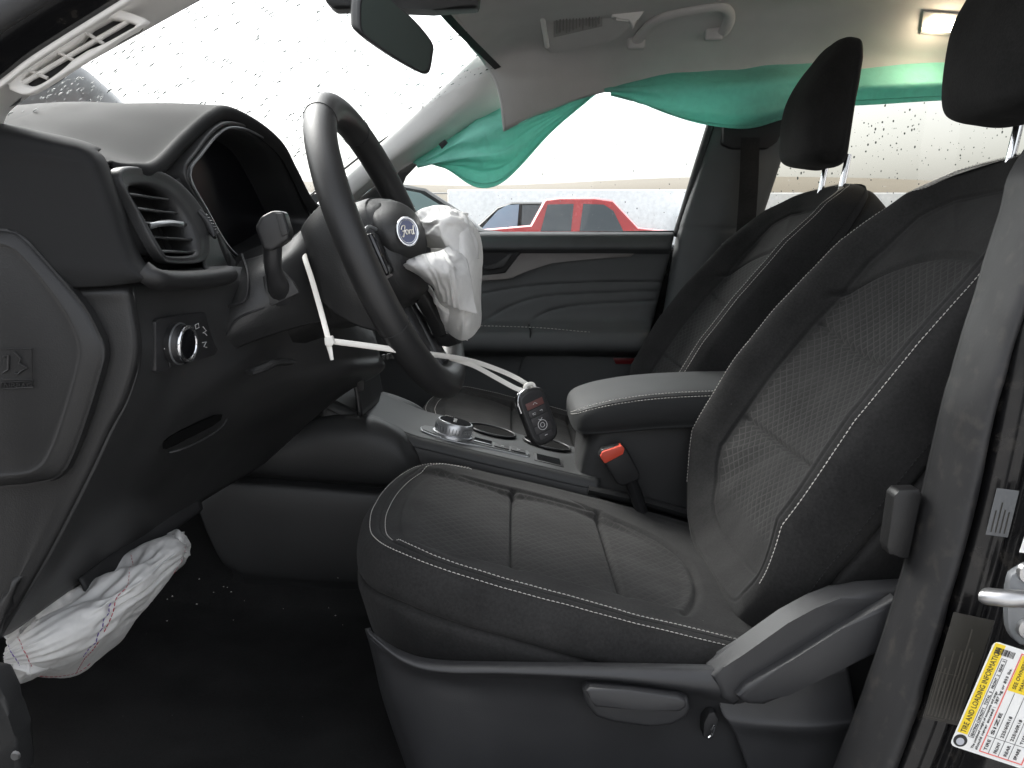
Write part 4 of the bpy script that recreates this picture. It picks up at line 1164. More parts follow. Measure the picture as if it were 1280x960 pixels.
P = np.array(WL([(318, 284, .965), (326, 270, .965), (340, 263, .965), (354, 264, .965), (362, 290, .965), (360, 300, .965), (340, 314, .965), (328, 312, .965)]))
prism("stalk_head", P, (0, .022, 0), M_SMOOTH, sk, .005, 3)
pprism("stalk_button", [(344, 266), (353, 267), (360, 292), (352, 296)], .9625, .004, M_PLB, sk, bevel=.001)
# far part of the dash: glove box face and centre stack
patch("passenger_fascia", [[(x0, y, z0) for y in (1.45, 1.62, 1.85, 2.08, 2.24)] for x0, z0 in ((-.32, 1.225), (-.285, 1.19), (-.27, 1.13), (-.30, 1.05), (-.36, .95), (-.44, .87), (-.56, .82))], 40, 24, M_PLA, db, thick=.006)
ppatch("centre_stack", [[(410, 330, 1.36), (440, 330, 1.5), (460, 330, 1.66)], [(430, 430, 1.36), (455, 430, 1.5), (470, 425, 1.66)], [(446, 480, 1.36), (462, 470, 1.5), (474, 462, 1.66)], [(452, 520, 1.36), (470, 505, 1.5), (480, 495, 1.66)]], 20, 20, M_SMOOTH, db, thick=.006)
pprism("start_button_bezel", [(444, 442), (452, 438), (460, 446), (460, 462), (452, 466), (445, 460)], 1.30, .012, M_DARK, db, bevel=.002)
tube("switch_ring", np.array([W(452 + 5 * math.cos(q), 451 + 11 * math.sin(q), 1.295) for q in th]), .0011, M_CHROME, db, closed=True, n=6)
for k in range(6):
    pprism("climate_key", [(464 + 6 * k, 446 - k), (469 + 6 * k, 445 - k), (469 + 6 * k, 452 - k), (464 + 6 * k, 453 - k)], 1.34, .006, M_PLB, db, bevel=.0008)
pprism("phone_slot", [(445, 468), (454, 466), (455, 488), (447, 490)], 1.30, .01, M_DARK, db, bevel=.001)
# ================================================================== steering wheel
CW = np.array((-.150, 1.16, 1.190)); nW = np.array((.924, 0, .383)); tW = np.array((-.383, 0, .924)); sW = np.array((0, 1., 0))
phi = math.radians(4.5); nW, sW = nW * math.cos(phi) - sW * math.sin(phi), sW * math.cos(phi) + nW * math.sin(phi)
sw_ = thing("steering_wheel", CW - nW * .1, "black leather steering wheel with blue oval emblem", "steering wheel")
def wp(t, s, n=0.0): return CW + tW * t + sW * s + nW * n
th = np.linspace(0, 2 * math.pi, 121)[:-1]
RR = .180
tube("rim", np.array([wp(RR * math.cos(q), RR * math.sin(q)) for q in th]), .0180, M_LEATHER, sw_, closed=True, n=24, ref=tuple(nW), r2=.0205)
for q in (28, 118, 180 + 62, 360 - 28):
    q = math.radians(q)
    c = wp(RR * math.cos(q), RR * math.sin(q)); rad = (c - CW) / RR
    tube("rim_seam", np.array([c + nW * .0181 * math.cos(a) + rad * .0206 * math.sin(a) for a in th[::5]]), .0007, M_DARK, sw_, closed=True, n=5)
HO = np.array([(.064, 0), (.062, .045), (.048, .082), (.004, .098), (-.036, .088), (-.066, .056), (-.074, 0), (-.066, -.056), (-.036, -.088), (.004, -.098), (.048, -.082), (.062, -.045)])
HO = even(cr(HO, 200, True), 80, True)
rows = []
for n_, k in ((-.105, .02), (-.105, .5), (-.102, .86), (-.09, .95), (-.05, 1.02), (-.02, 1.03), (.004, 1.0), (.006, .985), (.004, .975), (.014, .93), (.023, .82), (.028, .5), (.029, .02)):
    rows.append([wp(t * k, s * k, n_) for t, s in HO])
sheet("hub", np.array([cr(np.array(rows)[:, i], 60) for i in range(80)]).swapaxes(0, 1), M_PLB, sw_, cv=True)
def spoke(a0, a1, r0, r1, n0, n1, name="spoke"):
    G_ = []
    for f in np.linspace(0, 1, 8):
        r = r0 + (r1 - r0) * f; nn = n0 + (n1 - n0) * f; row = []
        for g, dn in ((0, -.010), (.0, .002), (.3, .006), (.7, .006), (1, .002), (1, -.010), (.7, -.014), (.3, -.014)):
            a = math.radians(a0 + (a1 - a0) * (g * (1 - .1 * math.sin(f * math.pi)) + .05 * math.sin(f * math.pi)))
            row.append(wp(r * math.cos(a), r * math.sin(a), nn + dn))
        G_.append(row)
    return sheet(name, np.array(G_), M_SMOOTH, sw_, cv=True)
spoke(78, 108, .085, .168, .0, -.002); spoke(252, 282, .085, .168, .0, -.002)
spoke(160, 176, .065, .168, -.01, -.002); spoke(184, 200, .065, .168, -.01, -.002)
# spoke switch pods, satin trim
for s_ in (-1, 1):
    rbox("switch_pod", wp(-.006, s_ * .118, .008), (.012, .034, .05), M_GLOSSBLK, sw_, .004, Matrix((nW, sW, tW)).transposed())
    tube("satin_trim", cr(np.array([wp(.022, s_ * .10, .012), wp(.026, s_ * .125, .010), wp(.014, s_ * .15, .006), wp(-.02, s_ * .15, .006)]), 20), .0022, M_SATIN, sw_, n=6)
# grey back cover wedge towards the camera
ppatch("rear_cover", [[(404, 258, 1.075), (383, 282, 1.085), (378, 304, 1.09), (384, 345, 1.09)], [(410, 264, 1.062), (392, 295, 1.06), (392, 330, 1.06), (402, 372, 1.064)], [(420, 300, 1.05), (412, 325, 1.05), (412, 352, 1.052), (420, 390, 1.06)], [(436, 338, 1.045), (436, 352, 1.045), (440, 372, 1.048), (446, 405, 1.058)], [(470, 362, 1.05), (472, 374, 1.048), (476, 390, 1.05), (480, 415, 1.06)]], 30, 30, M_PLB, sw_, thick=.004)
ppatch("satin_side_trim", [[(405, 259, 1.066), (420, 296, 1.044), (434, 326, 1.038), (474, 356, 1.042)], [(411, 258, 1.066), (426, 292, 1.044), (442, 322, 1.038), (482, 350, 1.042)], [(418, 262, 1.07), (434, 290, 1.05), (450, 316, 1.044), (490, 345, 1.048)]], 10, 30, M_GREY, sw_, thick=.003)
col = cr(np.array([wp(-.004, 0, -.10), wp(-.004, 0, -.14), wp(-.01, 0, -.20), wp(-.02, 0, -.27)]), 16)
tube("column_shroud", col, np.interp(np.linspace(0, 1, 16), [0, .1, 1], [.058, .066, .080]), M_PLA, sw_, n=24, ref=tuple(tW), r2=np.interp(np.linspace(0, 1, 16), [0, .1, 1], [.072, .082, .095]), sq=.7)
# torn hub cover flap turned towards the open door, carrying the emblem
FL = [[(452, 256, 1.115), (470, 251, 1.11), (497, 252, 1.12), (517, 264, 1.14), (530, 284, 1.16)],
      [(456, 272, 1.085), (474, 268, 1.075), (498, 268, 1.085), (518, 278, 1.105), (532, 294, 1.13)],
      [(462, 292, 1.075), (480, 290, 1.062), (503, 290, 1.07), (521, 296, 1.09), (534, 306, 1.12)],
      [(470, 312, 1.08), (486, 312, 1.068), (504, 311, 1.075), (520, 312, 1.095), (532, 316, 1.12)],
      [(478, 330, 1.10), (492, 330, 1.09), (506, 326, 1.095), (518, 322, 1.11), (528, 321, 1.13)]]
ppatch("hub_cover_flap", FL, 40, 40, M_PLB, sw_, thick=.004)
nE = np.array([.48, -.86, .16]); nE /= np.linalg.norm(nE)
eA = np.array([-.10, .0, 1.0]); eA -= nE * eA.dot(nE); eA /= np.linalg.norm(eA); eB = np.cross(nE, eA)
if eB[0] < 0: eB = -eB
ce = W(508, 290, 1.073) + nE * .002
th2 = np.linspace(0, 2 * math.pi, 49)[:-1]
def ell(a, b, lift): return np.array([ce + eB * a * math.cos(q) + eA * b * math.sin(q) + nE * lift for q in th2])
em = prism("emblem", ell(.0124, .0156, -.003), nE * .0048, simple("emblem_blue", (.008, .018, .09), .2, coat=.6), sw_, .001)
tube("emblem_ring", ell(.0126, .0158, .0014), .0015, M_CHROME, em, closed=True, n=8)
tube("emblem_ring", ell(.0104, .0133, .0020), .0004, M_CHROME, em, closed=True, n=6)
M_SCRIPT = simple("script_silver", (.75, .72, .66), .25, .6)
def scr(pts):
    P = cr(np.array([ce + eB * a * .00057 + eA * b * .0008 + nE * .0024 for a, b in pts]), 30)
    tube("emblem_script", P, .0007, M_SCRIPT, em, n=6)
scr([(-14, 3), (-11, 8), (-5, 8), (-8, 0), (-11, -7), (-14, -6)]); scr([(-12, 1), (-7, 1), (-4, 2)])
scr([(-4, -4), (-5, 1), (-1, 2), (0, -3), (-4, -4)]); scr([(2, 2), (3, -4), (4, 1), (7, 2)]); scr([(11, 2), (8, 1), (8, -4), (11, -3), (13, 8), (12, -4), (14, -3)])
# ================================================================== seats (local: x back, b across (outboard negative), z up)
SEATY = 1.16

def loopgrid(outline, medial, levels, ns, nt, zfun):
    """levels: list of (outset, inset factor k, dz); outline even points (n,2); medial (n,2)"""
    pass

def seat_cushion(root):
    ol = np.array([(-.178, 0), (-.174, .07), (-.160, .14), (-.128, .195), (-.07, .224), (.03, .236), (.14, .240), (.26, .236), (.36, .21), (.40, .12), (.405, 0)])
    ol = np.concatenate([ol, (ol * [1, -1])[-2:0:-1]])
    n = 420
    O = even(cr(ol, 1600, True), n, True)
    T = np.roll(O, -1, 0) - np.roll(O, 1, 0); T /= np.linalg.norm(T, axis=1, keepdims=True)
    Nn = np.stack([-T[:, 1], T[:, 0]], 1)
    if (Nn * (O - O.mean(0))).sum() < 0: Nn = -Nn
    Mx = np.clip(O[:, 0], .0, .20); Md = np.stack([Mx, np.zeros(n)], 1)
    def ztop(x, b):
        z = .868 - (x + .136) * .262
        z = z - 1.6 * np.clip(-.10 - x, 0, 1) ** 2 * 2.2
        return z
    rows = []; ins = []; uvs = []
    lv = [(-.02, -.16, 0), (0, -.12, 0), (.010, -.085, 0), (.016, -.060, 0), (.0135, -.048, 0), (.0165, -.036, 0), (.013, -.014, 0), (.004, -.001, 0), (-.0065, .0035, 0), (-.016, .0045, 0), (-.03, .0035, 0)]
    for o, dz, _ in lv:
        P = O + Nn * o
        rows.append(np.concatenate([P, (ztop(O[:, 0], O[:, 1]) + dz)[:, None]], 1))
    O2 = O + Nn * -.03
    for k in (.93, .86, .78, .68, .56, .42, .28, .14, .0008):
        P = Md + (O2 - Md) * k
        rows.append(np.concatenate([P, (ztop(P[:, 0], P[:, 1]) + .0035)[:, None]], 1))
    C = np.array(rows)                     # levels x n x 3
    G = cr(C, 150)
    x, b, z = G[..., 0], G[..., 1], G[..., 2]
    tl = np.linspace(0, len(rows) - 1, 150)[:, None] * np.ones((1, n))
    topm = smooth01((tl - 8.0) / 1.5)
    # insert dish, crossing seams and puffs
    xr = .235 - np.where(b > 0, .11, .035) * (np.abs(b) / .165) ** 2.2
    inside = smooth01((.170 - np.abs(b)) / .016) * smooth01((xr - x) / .02) * topm
    d = -.007 * inside
    w = .0032
    edge_b = np.abs(np.abs(b) - .168)
    groove = np.exp(-(edge_b / .0035) ** 2) * smooth01((xr + .01 - x) / .02) * smooth01((x + .11) / .03)
    groove = np.where(b > 0, groove * smooth01((x + .09) / .03), 0.0)
    cross = (np.exp(-((x - .004) / w) ** 2) + np.exp(-((x - .130) / w) ** 2)) * smooth01((.175 - np.abs(b)) / .01)
    arc = np.exp(-((x - xr) / .0045) ** 2) * smooth01((.19 - np.abs(b)) / .02)
    d += -(.0045 * groove + .0085 * cross + .007 * arc) * topm
    puff = np.exp(-((x - .004) / .028) ** 2) + np.exp(-((x - .130) / .028) ** 2)
    d += -.005 * puff * inside
    d += .0012 * fbm(G, 13.0, 2, 4.0) * smooth01((tl - 2) / 3)
    # side: soft vertical gathers
    side = smooth01((tl - 1) / 2) * (1 - smooth01((tl - 6) / 2))
    d2 = side * .0016 * np.sin(np.arctan2(b, x - .1) * 130) * fbm(G, 6.0, 1, 9.0)
    seam = -.004 * np.exp(-((tl - 4.0) / .16) ** 2) - .0025 * np.exp(-((tl - 8.5) / .12) ** 2)
    N = normals(G, False, True)
    if N[120, 0, 2] < 0: N = -N
    kz = smooth01((tl - 10.0) / 1.0)[..., None]
    N = N * (1 - kz) + np.array([.25, 0, .97]) * kz
    G = G + N * (d + d2 + seam)[..., None]
    insm = smooth01((.166 - np.abs(b)) / .004) * smooth01((xr - .004 - x) / .004) * smooth01((tl - 9.2) / .3) * smooth01((x + .118) / .01)
    uv = np.stack([x, b], -1)
    Gw = G.copy(); Gw[..., 1] += SEATY
    sheet("cushion", Gw, M_INS, root, cv=True, uv=uv, attr={"ins": insm * .45})
    Nw = normals(Gw, False, True)
    if Nw[120, 0, 2] < 0: Nw = -Nw
    def line(level):
        k = int(round(level / (len(rows) - 1) * 149))
        sel = [i for i in range(n) if O[i, 0] < .315 and not (O[i, 1] > .05 and O[i, 0] > -.06)]
        s = sorted(sel, key=lambda i: math.atan2(O[i, 1], -(O[i, 0] - .35)))
        return Gw[k, s], Nw[k, s]
    for L in (7.45, 9.15):
        P, Nv = line(L); stitches("stitching", P, Nv, M_THREAD, root, .0052, .0040, .00062)

REC = math.radians(36)
BO = np.array([.268, 0, .83]); HV = np.array([math.sin(REC), 0, math.cos(REC)]); NV = np.array([-math.cos(REC), 0, math.sin(REC)])
def seat_back(root):
    ol = np.array([(0, -.06), (.10, -.056), (.15, -.042), (.193, -.010), (.222, .028), (.238, .085), (.244, .15), (.245, .24), (.241, .33), (.231, .42), (.210, .50), (.168, .566), (.11, .602), (0, .614)])   # b, h
    ol = np.concatenate([ol, (ol * [-1, 1])[-2:0:-1]])
    n = 460
    O = even(cr(ol, 1600, True), n, True)
    T = np.roll(O, -1, 0) - np.roll(O, 1, 0); T /= np.linalg.norm(T, axis=1, keepdims=True)
    Nn = np.stack([T[:, 1], -T[:, 0]], 1)
    if (Nn * (O - O.mean(0))).sum() < 0: Nn = -Nn
    h = O[:, 1]
    crest = np.interp(h, [-.06, -.03, .02, .07, .2, .3, .43, .53, .58, .62], [-.03, -.010, .014, .040, .053, .051, .039, .016, -.006, -.03])
    depth = np.interp(h, [-.06, .0, .08, .2, .35, .46, .54, .62], [.006, .028, .047, .056, .056, .044, .026, .012])
    Md = np.stack([np.zeros(n), np.clip(h, .16, .46)], 1)
    rows = []
    for o, nn in ((-.10, -.150), (-.02, -.152), (.002, -.14), (.010, -.10), (.016, -.065), (.0125, -.054), (.0165, -.042)):
        rows.append(np.concatenate([O + Nn * o, (nn + crest * .3)[:, None]], 1))
    for o, f in ((.014, -.030), (.007, -.011), (-.006, .0)):
        rows.append(np.concatenate([O + Nn * o, (crest + f)[:, None]], 1))
    for o, k in ((-.017, .03), (-.029, .27), (-.042, .68), (-.054, .96)):
        rows.append(np.concatenate([O + Nn * o, (crest - depth * k)[:, None]], 1))
    O2 = O + Nn * -.054
    base = (crest - depth)
    for k in (.9, .78, .62, .46, .3, .15, .0008):
        P = Md + (O2 - Md) * k
        hh = P[:, 1]
        target = np.interp(hh, [-.06, .0, .05, .15, .3, .45, .56, .62], [-.04, -.026, -.020, -.024, -.034, -.026, -.006, -.02])
        rows.append(np.concatenate([P, (base * k ** 2 + target * (1 - k ** 2))[:, None]], 1))
    # back panel closes at the rear
    C = np.array(rows)
    C[0, :, :2] = Md * .999 + (O - Md) * .02; 
    G = cr(C, 170)
    b, hh, q = G[..., 0], G[..., 1], G[..., 2]
    tl = np.linspace(0, len(rows) - 1, 170)[:, None] * np.ones((1, n))
    topm = smooth01((tl - 12.0) / 1.2)
    arc_h = .452 - .05 * (np.abs(b) / .15) ** 2.5
    inside = smooth01((arc_h - hh) / .012) * topm
    cross = np.exp(-((hh - .292 - .012 * (b / .15) ** 2) / .003) ** 2) + np.exp(-((hh - .135) / .003) ** 2)
    arc = np.exp(-((hh - arc_h) / .0045) ** 2)
    d = -(.0075 * cross * smooth01((tl - 12.6) / .5) + .0065 * arc * smooth01((tl - 11.6) / .6))
    d += .004 * np.sin(np.clip((hh - .292) / .16, 0, 1) * math.pi) * inside + .004 * np.sin(np.clip((hh - .135) / .157, 0, 1) * math.pi) * inside
    d += -.0030 * np.exp(-((tl - 5.0) / .14) ** 2) - .002 * np.exp(-((tl - 9.0) / .12) ** 2) - .0022 * np.exp(-((tl - 12.6) / .16) ** 2)
    X = BO + G[..., 1:2] * HV + G[..., 2:3] * NV
    X[..., 1] = b
    d += .0014 * fbm(X, 11.0, 2, 7.0) * smooth01((tl - 4) / 3)
    N = normals(X, False, True)
    if (N[120, 0] @ NV) < 0: N = -N
    kz = smooth01((tl - 12.8) / .9)[..., None]
    N = N * (1 - kz) + NV * kz
    X = X + N * d[..., None]
    insm = smooth01((tl - 12.9) / .25) * smooth01((arc_h - .004 - hh) / .004) * smooth01((hh - .02) / .02)
    X[..., 1] += SEATY
    sheet("backrest", X, M_INS, root, cv=True, uv=np.stack([hh, b], -1), attr={"ins": insm * .85})
    def line(level):
        k = int(round(level / (len(rows) - 1) * 169))
        s = [i for i in range(n) if O[i, 1] > .0]
        s = sorted(s, key=lambda i: math.atan2(O[i, 0], (O[i, 1] - .05)))
        return X[k, s], N[k, s]
    for L in (8.45,):
        P, Nv = line(L); stitches("stitching", P, Nv, M_THREAD, root, .0052, .0040, .00062)
    for L in (9.1,):
        k = int(round(L / (len(rows) - 1) * 169))
        s = sorted([i for i in range(n) if O[i, 0] > .02 and O[i, 1] > .02], key=lambda i: O[i, 1] - .6 * (O[i, 0] < .15) * O[i, 0])
        stitches("stitching", X[k, s], N[k, s], M_THREAD, root, .0052, .0040, .00055)
    P, Nv = line(6.2); stitches("stitching", P, Nv, M_THREAD_D, root, .0052, .0040, .0007)

def headrest(root):
    c0 = np.array([.605, SEATY, 1.345])
    up = np.array([math.sin(.16), 0, math.cos(.16)]); fw = np.array([-up[2], 0, up[0]])
    lv = [(0, .0), (0.0, .35), (.004, .80), (.020, 1.0), (.06, 1.06), (.12, 1.04), (.17, .98), (.21, .86), (.238, .62), (.248, .28), (.249, .01)]
    n = 96; rows = []
    for hz, k in lv:
        r = []
        for i in range(n):
            a = 2 * math.pi * i / n
            ca, sa = math.cos(a), math.sin(a)
            ex = .62
            cb = np.sign(sa) * abs(sa) ** ex * .112; cf = np.sign(ca) * abs(ca) ** ex
            fr = .052 if cf > 0 else .046
            lean = .010 * math.sin(hz / .25 * math.pi) - .12 * max(0, hz - .13) + (-.03 * (1 - hz / .25) * 0)
            kb = k if k < 1 else 1 + (k - 1) * .4
            r.append(c0 + up * hz + np.array([0, 1, 0]) * cb * kb + fw * (cf * fr * min(k, 1.06) * (1 - .32 * smooth01((hz - .1) / .15)) + lean))
        rows.append(r)
    G = cr(np.array(rows), 60)
    N = normals(G, False, True)
    bb = G[..., 1] - SEATY; xx = (G - c0) @ fw
    tl = np.linspace(0, 1, 60)[:, None] * np.ones((1, n))
    g = np.exp(-((np.abs(bb) - .108) / .002) ** 2) * (xx > -.06) + np.exp(-((xx + .012) / .0022) ** 2) * (np.abs(bb) > .1)
    sgn = 1 if (N[30, 0] @ fw) > 0 else -1
    G = G + N * sgn * (-.0022 * g * smooth01(tl * 8 - .8) + .0015 * fbm(G, 14, 2))[..., None]
    hr = sheet("headrest", G, M_FAB, root, cv=True)
    for s in (-.062, .062):
        a = c0 + up * .02 + [.047, s, 0]
        tube("post", np.array([a, a - up * .05, a - up * .11]), .0062, M_CHROME, hr, n=14)

def seat_base(root, full=True):
    y0 = .885
    rows = [[(456, 786, .925), (462, 788, .90), (500, 812, .893), (545, 824, .891), (640, 827, .890), (760, 828, .888), (860, 830, .884), (920, 832, .880), (960, 840, .90)],
            [(457, 790, .915), (464, 794, .888), (502, 819, .878), (548, 830, .875), (640, 832, .873), (760, 834, .871), (860, 838, .868), (920, 840, .866), (965, 850, .89)],
            [(459, 796, .915), (468, 802, .886), (508, 829, .872), (556, 840, .868), (640, 842, .866), (760, 848, .864), (850, 858, .862), (915, 868, .862), (965, 880, .89)],
            [(462, 806, .918), (474, 814, .890), (515, 838, .878), (562, 846, .876), (640, 848, .878), (760, 856, .878), (845, 868, .876), (912, 884, .874), (968, 900, .90)],
            [(468, 830, .922), (482, 836, .895), (520, 848, .884), (566, 856, .884), (640, 862, .888), (760, 872, .889), (842, 886, .887), (912, 900, .884), (970, 920, .90)],
            [(476, 866, .924), (492, 868, .898), (528, 872, .887), (574, 880, .886), (640, 890, .892), (760, 906, .893), (845, 914, .891), (914, 926, .887), (972, 945, .90)],
            [(490, 910, .926), (508, 912, .900), (540, 914, .889), (586, 918, .888), (645, 930, .894), (760, 950, .895), (850, 956, .893), (920, 962, .889), (980, 980, .90)],
            [(516, 990, .930), (532, 990, .902), (556, 990, .892), (600, 990, .891), (650, 995, .896), (760, 1005, .896), (850, 1010, .894), (930, 1015, .89), (990, 1020, .90)],
            [(530, 1090, .935), (545, 1090, .905), (570, 1090, .895), (610, 1090, .894), (660, 1095, .898), (760, 1100, .898), (850, 1100, .897), (940, 1100, .893), (1010, 1100, .90)]]
    sh, _ = ppatch("side_shield", rows, 90, 110, M_SEATPL, root, thick=.005)
    # recliner arm rising to the right
    P = np.array([W(u, v, .858) for u, v in ((890, 846), (905, 834), (930, 818), (985, 779), (1020, 760), (1050, 748), (1085, 740), (1140, 737), (1140, 764), (1106, 766), (1060, 785), (994, 822), (938, 859), (918, 884), (902, 874))])
    prism("recliner_cover", P, (0, .034, 0), M_SEATPL, root, .007, 3)
    # lower rear casting behind the handle
    rows = [[(896, 862, .874), (940, 872, .872), (1000, 850, .872), (1060, 830, .875)], [(902, 890, .868), (950, 897, .868), (1010, 898, .868), (1070, 892, .872)],
            [(912, 905, .866), (955, 910, .866), (1020, 912, .866), (1080, 905, .87)], [(924, 930, .872), (970, 932, .876), (1030, 935, .876), (1090, 930, .88)], [(945, 990, .878), (990, 995, .88), (1050, 995, .88), (1110, 990, .885)]]
    ppatch("recliner_base", rows, 30, 40, M_SEATPL, root, thick=.004)
    pprism("rear_void", [(945, 850), (1010, 815), (1110, 780), (1110, 920), (960, 920)], .90, .01, M_DARK, root, bevel=.002)
    P = np.array(WL([(921, 870, .848), (934, 858, .846), (985, 829, .845), (1050, 788, .845), (1120, 748, .845), (1120, 806, .845), (1050, 838, .846), (985, 870, .847), (956, 882, .848), (936, 881, .849), (925, 876, .849)]))
    hd = prism("recline_handle", P, (0, .022, 0), M_SEATPL, root, .0055, 3)
    # height lever
    P = np.array(WL([(728, 862), (734, 857), (850, 868), (860, 872), (863, 886), (858, 897), (838, 907), (812, 909), (760, 901), (742, 897), (732, 880)]) if False else [W(u, v, .862) for u, v in ((728, 864), (734, 857), (790, 861), (850, 868), (860, 873), (863, 886), (858, 897), (840, 907), (812, 910), (764, 903), (744, 896), (733, 882))])
    lv = prism("height_lever", P, (0, .034, 0), M_SEATPL, root, .0045, 3)
    P = [W(u, v, .853) for u, v in ((732, 864), (738, 860), (790, 864), (848, 871), (857, 876), (858, 884), (850, 890), (800, 888), (744, 884), (738, 874))]
    prism("lever_face", P, (0, .012, 0), M_SEATPL, lv, .003, 3)
    pprism("tool_slot", [(886, 892), (893, 890), (898, 900), (893, 922), (886, 926), (879, 922), (880, 905)], .866, .02, M_DARK, root, bevel=.002)
    tube("spring_clip", cr(np.array(WL([(889, 912, .864), (893, 908, .863), (890, 918, .863), (886, 922, .864)])), 12), .0012, M_CHROME, root, n=6)
    rbox("frame_box", (.08, SEATY, .71), (.42, .42, .10), M_DARK, root, .02)
    for yy in (-.2, .2):
        rbox("slide_rail", (.14, SEATY + yy, .66), (.50, .035, .03), M_DARK, root, .004)

seat = thing("car_seat", (.2, SEATY, .64), "dark grey cloth driver seat nearest the camera with white stitching", "car seat", "front seats")
seat_cushion(seat); seat_back(seat); headrest(seat); seat_base(seat)
# passenger seat: the same seat, mirrored
pseat = thing("car_seat", (.2, 1.90, .64), "dark grey cloth passenger seat beyond the centre console", "car seat", "front seats")
pseat.scale = (1, -1, 1)
def copy_parts(src, dst, skip=()):
    for ch in [o for o in COL.objects if o.parent == src]:
        if ch.name.split('.')[0] in skip: continue
        c = ch.copy(); COL.objects.link(c); c.parent = dst
        copy_parts(ch, c)
copy_parts(seat, pseat, ("height_lever", "tool_slot", "spring_clip"))

# ================================================================== seat belt buckle
bk = thing("seat_belt_buckle", W(785, 620, 1.385), "black seat belt buckle with red button beside the driver seat", "seat belt buckle")
P = np.array([W(u, v, 1.375) for u, v in ((748, 570), (752, 562), (778, 556), (783, 560), (800, 592), (800, 600), (780, 608), (772, 606))])
prism("housing", P, (0, .022, 0), M_SMOOTH, bk, .004, 3)
P = np.array([W(u, v, 1.370) for u, v in ((750, 571), (753, 565), (777, 557), (781, 561), (779, 568), (756, 580))])
prism("release_button", P, (0, .022, 0), M_RED, bk, .002)
tube("stem", np.array(WL([(788, 600, 1.385), (794, 615, 1.385), (802, 640, 1.385)])), .013, M_DARK, bk, n=8, ref=(0, 1, 0), r2=.010)

# ================================================================== centre console
M_DIAL = simple("dial_satin_chrome", (.62, .63, .65), .32, .9)
cs = thing("centre_console", (.0, 1.53, .65), "black centre console with rotary gear dial and padded armrest", "console")
# upper knee pad and lower side wall
ppatch("side_pad", [[(296, 566, 1.425), (330, 541, 1.43), (398, 519, 1.43), (455, 517, 1.43), (500, 534, 1.432), (526, 560, 1.434), (542, 590, 1.436)],
                    [(297, 570, 1.405), (332, 548, 1.402), (398, 527, 1.402), (455, 526, 1.402), (494, 542, 1.404), (517, 566, 1.41), (534, 594, 1.42)],
                    [(297, 580, 1.395), (335, 566, 1.388), (398, 554, 1.386), (452, 553, 1.386), (490, 566, 1.39), (510, 584, 1.396), (530, 602, 1.41)],
                    [(297, 592, 1.40), (335, 590, 1.394), (398, 594, 1.392), (452, 598, 1.392), (488, 602, 1.394), (508, 606, 1.40), (530, 612, 1.41)],
                    [(297, 598, 1.42), (335, 600, 1.42), (398, 605, 1.42), (452, 609, 1.42), (488, 611, 1.42), (508, 613, 1.42), (530, 617, 1.43)]], 40, 60, M_PLB, cs, thick=.004)
ppatch("lower_side_wall", [[(240, 612, 1.46), (268, 590, 1.46), (300, 586, 1.46), (400, 593, 1.46), (500, 600, 1.46), (600, 606, 1.46), (760, 626, 1.46)], [(244, 626, 1.40), (270, 604, 1.40), (300, 600, 1.40), (400, 607, 1.40), (500, 615, 1.40), (600, 620, 1.40), (760, 640, 1.40)],
                           [(247, 634, 1.385), (272, 616, 1.385), (302, 612, 1.385), (400, 620, 1.385), (500, 628, 1.385), (600, 633, 1.385), (760, 655, 1.385)],
                           [(258, 664, 1.383), (276, 662, 1.383), (304, 660, 1.383), (400, 666, 1.383), (500, 672, 1.383), (600, 678, 1.383), (760, 695, 1.383)],
                           [(276, 700, 1.387), (290, 706, 1.387), (312, 712, 1.387), (400, 718, 1.387), (500, 724, 1.387), (600, 728, 1.387), (760, 740, 1.387)],
                           [(292, 718, 1.40), (302, 722, 1.40), (316, 727, 1.40), (400, 733, 1.40), (500, 738, 1.40), (600, 742, 1.40), (760, 752, 1.40)],
                           [(284, 745, 1.42), (300, 750, 1.42), (316, 755, 1.42), (400, 762, 1.42), (500, 770, 1.42), (600, 775, 1.42), (760, 785, 1.42)], [(275, 830, 1.42), (300, 835, 1.42), (316, 840, 1.42), (400, 845, 1.42), (500, 850, 1.42), (600, 855, 1.42), (760, 860, 1.42)]], 40, 70, M_PLB, cs, thick=.004)
# far knee pad
ppatch("far_side_pad", [[(420, 486, 1.66), (470, 488, 1.66), (505, 498, 1.66), (530, 512, 1.66), (540, 530, 1.66)], [(420, 490, 1.64), (468, 495, 1.64), (500, 505, 1.64), (520, 518, 1.64), (532, 535, 1.64)], [(420, 520, 1.64), (468, 522, 1.64), (500, 526, 1.64), (520, 532, 1.64), (530, 545, 1.64)]], 14, 30, M_PLB, cs, thick=.012)
# top plate in real coordinates: slopes down to the rear
def ct(x, y, dz=0.0):
    zz = np.interp(x, [-.30, -.17, -.10, .12, .2], [.955, .895, .875, .822, .81])
    return np.array([x, y, zz + dz])
rows = []
for y, dz in ((1.421, -.012), (1.423, -.005), (1.428, 0), (1.44, .0015), (1.53, .002), (1.62, .0015), (1.632, 0), (1.638, -.006), (1.64, -.03), (1.642, -.12)):
    rows.append([ct(x, y, dz) for x in (-.30, -.24, -.17, -.12, -.05, .03, .10, .14)])
patch("top_plate", rows, 60, 40, M_GREY and plastic("console_plate_grey", (.036, .0375, .038), .5, bump=.05), cs, thick=.004)
patch("deck_side", [[ct(x, y, dz) for x in (-.30, -.24, -.17, -.12, -.05, .03, .10, .14)] for y, dz in ((1.4205, -.010), (1.418, -.014), (1.416, -.03), (1.414, -.07), (1.412, -.14))], 20, 40, M_PLA, cs, thick=.004)
cup = np.linspace(0, 2 * math.pi, 33)[:-1]
